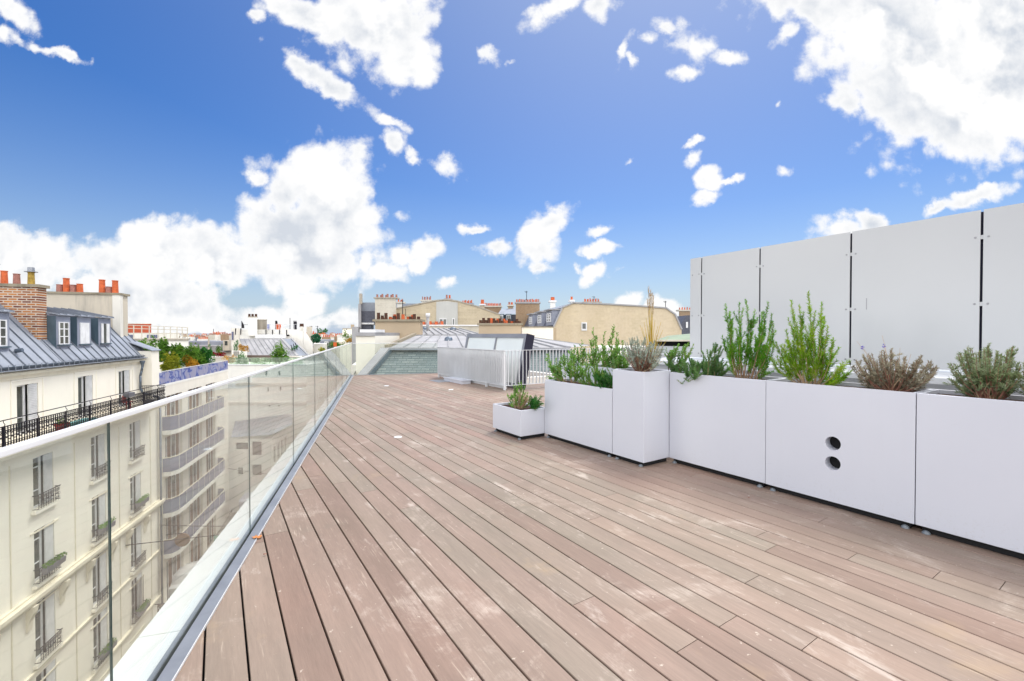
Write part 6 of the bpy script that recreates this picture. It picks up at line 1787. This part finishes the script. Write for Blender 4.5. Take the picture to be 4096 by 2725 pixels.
# ================================================================== plants in the planters
def needle(m, p, d, w, l, rnd):
    d = d.normalized(); a = d.cross(Vector((rnd.gauss(0,1), rnd.gauss(0,1), rnd.gauss(0,1))))
    if a.length < 1e-5: return
    a = a.normalized()*w*.5
    i = len(m.v); m.v += [p-a, p+a, p+d*l*.6+a*.7, p+d*l, p+d*l*.6-a*.7]
    m.f.append((i,i+1,i+2,i+3,i+4)); m.mi.append(m.cur)
def stem_pts(p0, p1, bend, n=7):
    pts = []
    for k in range(n+1):
        t = k/n; p = p0.lerp(p1, t)+bend*(4*t*(1-t)); pts.append(p)
    return pts
def clothe(mL, pts, dens, l, w, t0, rnd, spread=.9, taper=True, whorl=1):
    """needles along a stem polyline"""
    for k in range(len(pts)-1):
        a, b = pts[k], pts[k+1]; seg = (b-a); L = seg.length; T = seg.normalized()
        n = int(L*dens)+1
        for q in range(n):
            t = (k+(q+rnd.random())/n)/(len(pts)-1)
            if t < t0: continue
            p = a+seg*((q+rnd.random())/n)
            r = Vector((rnd.gauss(0,1), rnd.gauss(0,1), rnd.gauss(0,1))); r = (r-T*r.dot(T))
            if r.length < 1e-4: continue
            r.normalize(); d = (T*rnd.uniform(.5,1.1)+r*spread)
            ll = l*rnd.uniform(.6,1.15)*(1-.35*max(0, t-.85)/.15 if taper else 1)
            needle(mL, p, d, w, ll, rnd)
def to_planter(u, v, c):
    d = ray(u, v); k = c/(cos(A_B)*d.x+sin(A_B)*d.y); return Vector((d.x*k, d.y*k, CAMZ+d.z*k))
def rosemary(name, lab, base, tips, c_, mat, rnd, l=.034, w=.0052, dens=600, t0=.22, sub=5, wood='stem', lateral=.06, cat='plant', root=0.0):
    """tips: list of (u,v) seen positions of the shoot ends"""
    t = thing(name, lab, cat, base)
    mS = MB(); mL = MB()
    for (u_, v_) in tips:
        tip = to_planter(u_, v_, c_+rnd.uniform(-lateral, lateral))
        b_ = base+Vector((rnd.uniform(-.04,.04), rnd.uniform(-.03,.03), 0))
        b_ += Vector((tip.x-base.x, tip.y-base.y, 0))*root
        mid = Vector((rnd.uniform(-.03,.03), rnd.uniform(-.03,.03), rnd.uniform(-.02,.02)))
        hor = Vector((tip.x-b_.x, tip.y-b_.y, 0)); mid += hor*.16
        pts = stem_pts(b_, tip, mid, 8); mS.tube(pts, .0045, 4, .0015)
        clothe(mL, pts, dens, l, w, t0, rnd)
        for q in range(sub):
            k = rnd.randint(2, 6); L = rnd.uniform(.06, .17)*(1-.07*k)+.03
            T = (pts[k+1]-pts[k]).normalized(); sd = Vector((rnd.gauss(0,.5), rnd.gauss(0,.5), rnd.uniform(.1,.6)))
            e_ = pts[k]+(T*1.0+sd*.7).normalized()*L
            pp = stem_pts(pts[k], e_, Vector((0,0,-.006)), 4); mS.tube(pp, .0022, 3, .001); clothe(mL, pp, dens, l*.95, w, .0, rnd)
    mS.build('stems', M[wood], t, recalc=False); mL.build('needles', M[mat], t, recalc=False)
    return t
rp = random.Random(21)
CR = 4.30
def soilz(h): return h-.05
# tall rosemary 1 (long planter between column and the pierced one)
base = to_planter(747, 379, 4.36); base.z = .93
def frame_pt(u, c, z):
    d = ray(u, 334.5); k = c/(cos(A_B)*d.x+sin(A_B)*d.y); return Vector((d.x*k, d.y*k, z))
b1 = frame_pt(744, 4.32, .93)
rosemary('rosemary', 'tall upright rosemary bush with straight shoots in front of the panel wall', b1,
 [(725.5,304),(739,303),(746,299.5),(755,310),(762,312),(768.5,302),(772,314),(733,318),(750,320),(741,325),(759,325),(765,322),(727,342),(770,338),(774,345),(735,340),(729,352),(757,340),(748,338),(764,345),(722,336),(768,356),(740,350),(752,352),(730,312),(743,308),(755,335),(737,330),(760,352),(773,322)], 4.34, 'leaf_rose', rp, t0=.34, sub=4, root=.34, l=.034, dens=430, lateral=.09)
b2 = frame_pt(812, 4.32, .93)
rosemary('rosemary', 'large sprawling rosemary with golden stems leaning over the pierced planter', b2,
 [(791,300.5),(808,292),(822,302),(788,318),(799,305),(803,312),(815,311),(825,317),(828,326),(812,322),(796,322),(786,330),(822,337),(832,340),(776,342),(781,350),(790,342),(800,338),(836,352),(843,362),(848,374),(826,355),(838,376),(772,362),(786,358),(806,350),(818,360),(830,380),(781,345),(777,356),(795,330),(805,325),(812,335),(820,345),(800,360),(812,370),(822,372),(792,366)], 4.34, 'leaf_rose2', rp, t0=.26, sub=4, wood='stemg', lateral=.12, root=.15, l=.034, dens=430)
# extra greener shoots in the same plant
# creeping rosemary by the column
b3 = frame_pt(700, 4.28, .94)
t = rosemary('creeping_rosemary', 'low creeping rosemary spilling over the edge of the long planter beside the column', b3,
 [(669,366),(674,368),(680,372),(688,370),(694,366),(700,364),(706,362),(716,343),(721.5,346),(711,351),(718,362),(722,369),(712,372),(704,372),(696,374),(690,375),(684,375),(677,374),(708,367),(686,367),(676,371),(716,371),(691,362),(699,369),(710,366),(703,366)], 4.24, 'leaf_creep', rp, l=.022, t0=.05, sub=8, lateral=.12, root=.72, dens=750)
mS = MB(); mL = MB()
for (pa_, pb_, pc_) in (((694,373),(688,381),(684,378)),((690,374),(682,384),(677,380)),((700,374),(692,380),(688,382))):
    pts = [to_planter(*pa_, 4.14), to_planter(*pb_, 4.09), to_planter(*pc_, 4.07)]
    pts = [pts[0].lerp(pts[1], k/3) for k in range(3)]+[pts[1].lerp(pts[2], k/3) for k in range(4)]
    mS.tube(pts, .002, 3); clothe(mL, pts, 600, .02, .004, 0, rp)
mS.build('hanging_stems', M['stem'], t, recalc=False); mL.build('hanging_needles', M['leaf_creep'], t, recalc=False)
rosemary('herb', 'loose light green herb with soft leaves at the corner beside the column planter', frame_pt(672, 4.3, .94),
 [(667,356),(670,350),(674,346),(679,344),(684,345),(689,342),(694,344),(676,352),(685,351),(692,350)], 4.34, 'leaf_soft', rp, l=.03, w=.011, dens=170, t0=.35, sub=3)

def lavender(name, lab, base, tips, c_, mat, rnd, inner=40, flowers=None, l=.027, spread=.16, wood='twig', t0=.45, woody=70):
    t = thing(name, lab, 'plant', base); mS = MB(); mL = MB(); mT = MB()
    c0 = base
    allp = []
    for (u_, v_) in tips:
        for q in range(3):
            tip = to_planter(u_+rnd.gauss(0,1.6), v_+rnd.gauss(0,1.4), c_+rnd.uniform(-spread, spread))
            allp.append(tip)
    for q in range(inner):
        a, b = rnd.choice(allp), rnd.choice(allp); tip = a.lerp(b, rnd.random()); tip = base.lerp(tip, rnd.uniform(.55,.95)); allp.append(tip)
    for tip in allp:
        b_ = base+Vector((rnd.gauss(0,.02), rnd.gauss(0,.02), 0))
        hor = Vector((tip.x-b_.x, tip.y-b_.y, 0)); pts = stem_pts(b_, tip, hor*.14+Vector((0,0,-.01)), 6)
        mS.tube(pts, .0042, 3, .0014); clothe(mL, pts, 360, l, .0052, t0+rnd.uniform(-.1,.25), rnd, spread=.8)
        for q in range(2):
            k = rnd.randint(3, 5); e_ = pts[k]+Vector((rnd.gauss(0,.03), rnd.gauss(0,.03), rnd.uniform(0,.05)))
            pp = [pts[k], (pts[k]+e_)/2, e_]; clothe(mL, pp, 500, l*.9, .005, 0, rnd, spread=.8)
    for q in range(woody):
        tip = base.lerp(rnd.choice(allp), rnd.uniform(.35,.75)); mT.tube(stem_pts(base+Vector((rnd.gauss(0,.02),rnd.gauss(0,.02),0)), tip, Vector((rnd.gauss(0,.01),rnd.gauss(0,.01),0)), 4), .0042, 3, .0014)
    mS.build('stems', M[wood], t, recalc=False); mL.build('leaves', M[mat], t, recalc=False); mT.build('twigs', M['stemg'], t, recalc=False)
    if flowers:
        mf = MB(); ms = MB()
        for (u_, v_, fl) in flowers:
            p = to_planter(u_, v_, c_); ms.tube(stem_pts(base.lerp(p, .4), p, Vector((.01,0,0)), 4), .0011, 3)
            if fl: leaves(mf, p, (.012,.012,.016), 26, .012)
        ms.build('flower_stalks', M['stemg'], t, recalc=False) if False else None; [MB().tube(stem_pts(base.lerp(to_planter(a_,b__,c_), .4), to_planter(a_,b__,c_), Vector((.01,0,0)), 4), .0012, 3).build('flower_stalk', M['stemg'], t, recalc=False) for (a_, b__, f__) in flowers]; mf.build('flowers', M['flower'], t, recalc=False)
    return t
lavender('lavender', 'grey-green lavender with two violet flowers in the pierced planter', frame_pt(893, 4.33, .93),
 [(857,362),(864,356),(870,353),(880,355),(884,351),(890,350.5),(897,360),(903,358),(914,363),(920,357),(930,362),(936,366),(935,374),(928,380),(915,376),(865,372),(861,380),(900,368),(886,362),(875,362),(853,366),(907,366),(922,370)], 4.36, 'leaf_lav', rp, inner=60,
 flowers=[(862.6,347.6,1),(884,346,1),(857,341.5,0),(882,335.5,0),(900,348,0),(911,354,0)])
lavender('lavender', 'bushy green-grey lavender in the nearest right planter', frame_pt(992, 4.33, .93),
 [(951,362),(958,354),(966,350),(969,347),(978,354),(984,350),(988,346),(996,352),(1000,356),(1008,352),(1015,347.5),(1012,360),(1018,364),(1021,374),(1016,384),(955,372),(952,380),(962,390),(975,362),(988,360),(1000,368),(1008,374),(970,372)], 4.36, 'leaf_lavg', rp, inner=80, spread=.18)
lavender('lavender', 'lavender cut off by the right edge of the photo', frame_pt(1062, 4.33, .93),
 [(1024,362),(1022,372),(1030,355),(1040,350),(1050,346),(1060,350),(1075,352),(1085,360),(1022,384)], 4.36, 'leaf_lavg', rp, inner=30)
# silvery brush in the column planter
pc = BF(3.37, 3.93, .955)
def cpl(u, v): return to_planter(u, v, 3.93)
t = lavender('curry_plant', 'big silvery grey-leaved bush with reddish twigs in the tall column planter', pc,
 [(626,343),(628,338),(632,336.5),(637,338),(641,341),(646,338),(650,342),(655,340),(659,344),(661,350),(660,358),(657,364),(629,350),(631,357),(634,362),(640,346),(648,347),(653,350),(636,344),(625,348),(644,352),(651,356)], 3.93, 'leaf_blue', rp, inner=60, l=.024, spread=.2, t0=.62, woody=200)
# ornamental grass behind it
tg = thing('ornamental_grass', 'tall yellow ornamental grass with feathery seed heads above the column planter', 'grass plant', frame_pt(650, 4.35, .93))
mS = MB(); mH = MB()
bg = frame_pt(651, 4.4, .93)
for (u_, v_, head) in ((648.5,289,1),(650.5,291,1),(653.5,297,1),(652,294,1),(647.5,300,1),(650,305,0),(651.5,312,0),(646,318,0),(655,320,0),(658,326,0),(644,322,0),(661,322,0),(642,327,0),(648,325,0),(653,326,0),(657,335,0),(640,325,0),(663,330,0),(646,333,0),(652,335,0)):
    tip = to_planter(u_, v_, 4.4+rp.uniform(-.05,.05)); pts = stem_pts(bg+Vector((rp.gauss(0,.015),rp.gauss(0,.015),0)), tip, Vector(((tip.x-bg.x)*-.2,0,0)), 8)
    mS.tube(pts, .0062, 4, .0018)
    if head:
        for q in range(90):
            k = rp.uniform(.80, 1.0); p = pts[0].lerp(pts[-1], k) if k < 1 else tip
            p = pts[6].lerp(pts[8], rp.random()); needle(mH, p, Vector((rp.gauss(0,.22), rp.gauss(0,.22), 1)), .003, rp.uniform(.03,.06), rp)
for q in range(70):
    tip = bg+Vector((rp.gauss(0,.10), rp.gauss(0,.05), rp.uniform(.12,.45))); mS.tube(stem_pts(bg, tip, Vector((0,0,.03)), 4), .0024, 3, .001)
mS.build('stalks', M['straw'], tg, recalc=False); mH.build('seed_heads', M['seed'], tg, recalc=False)
# leafy shrub in the medium planter
def leafy(name, lab, base, tips, c_, mat, rnd, l=.045, w=.015, dens=110, t0=.2, sub=3, lateral=.08, wood='stem', root=0.0):
    return rosemary(name, lab, base, tips, c_, mat, rnd, l=l, w=w, dens=dens, t0=t0, sub=sub, wood=wood, lateral=lateral, root=root)
leafy('leafy_shrub', 'loose leafy green shrub with narrow leaves at the left end of the medium planter', BF(4.55, 3.93, .73),
 [(548,354),(549.5,363),(552,368),(556,358),(560,362),(564,355),(567,357),(572,352),(575,346),(578,348),(580,366),(578,375),(561,372),(553,375),(570,364),(566,368),(574,360),(550,378),(582,370)], 3.93, 'leaf_soft', rp, l=.055, w=.013, dens=130, root=.35)
rosemary('herb', 'bright green feathery herb in the middle of the medium planter', BF(4.1, 3.93, .73),
 [(584,374),(586,368),(590,365),(594,361),(598,366),(602,370),(588,378),(596,374),(604,376),(600,382),(592,384),(586,384),(599,372)], 3.93, 'leaf_soft', rp, l=.02, w=.004, dens=700, t0=.1, sub=7, root=.6)
rosemary('herb', 'dark green bushy herb spilling over the medium planter beside the column', BF(3.8, 3.90, .73),
 [(600,376),(604,372),(608,374),(612,378),(611,384),(606,388),(600,389),(596,387),(604,382),(609,380),(602,384),(598,380)], 3.88, 'leaf_dk', rp, l=.022, w=.0045, dens=800, t0=.05, sub=8, lateral=.12, root=.6)
rosemary('rosemary', 'young rosemary shoots leaning against the column planter', BF(3.7, 3.98, .73),
 [(606,366),(611,361),(613,358),(608,370),(612,370)], 4.0, 'leaf_creep', rp, l=.024, dens=420, t0=.1, sub=1)
# tall leafy climbers in the back planter
for k, (us_, lab_) in enumerate((((( 582,341),(583.5,352),(580,358)), 'thin leafy stem at the left of the tall row behind the medium planter'),
    (((593,328),(590,340),(594,352),(588,356),(598,346),(596,360)), 'tall leafy shoot with small pointed leaves left of the middle of the back planter'),
    (((605,332),(603,345),(607,354),(602,360),(608,362)), 'slender leafy shoot in the middle of the back planter'),
    (((614,325),(611,338),(617,333),(612,350),(616,345),(620,355),(609,356)), 'tallest leafy shoot near the silvery bush'),
    (((621,340),(624,348),(619,350),(622,358),(626,362),(618,362),(628,352)), 'olive-leaved shoots against the silvery bush'))):
    bb_ = frame_pt(us_[0][0], 4.55, .9)
    leafy('climbing_shrub', lab_, bb_, list(us_)+[(u_+rp.uniform(-3,3), v_+rp.uniform(6,16)) for (u_, v_) in us_], 4.55, 'leaf_soft', rp, l=.05, w=.017, dens=85, t0=.12, sub=2)
# low planter
leafy('leafy_plant', 'small trailing herb with round leaves in the low white box', BF(5.2, 3.5, .35),
 [(521,381),(517,386),(514,391),(512,395),(507,394),(524,388),(528,392),(530,396),(518,392),(510,399),(526,399),(522,396)], 3.55, 'leaf_soft', rp, l=.022, w=.017, dens=150, t0=.15, sub=3)
rosemary('grass_tuft', 'pale dry grass tuft in the low white box', BF(5.15, 3.48, .35), [(520,396),(522,395),(525,397),(518,398),(527,400),(516,400)], 3.5, 'seed', rp, l=.05, w=.003, dens=300, t0=0, sub=3)
rosemary('grass_tuft', 'dark green leafy tuft at the right corner of the low white box', BF(4.98, 3.6, .35), [(531,399),(535,398),(539,400),(542,403),(533,404),(538,405)], 3.6, 'leaf_dk', rp, l=.05, w=.008, dens=220, t0=0, sub=4)
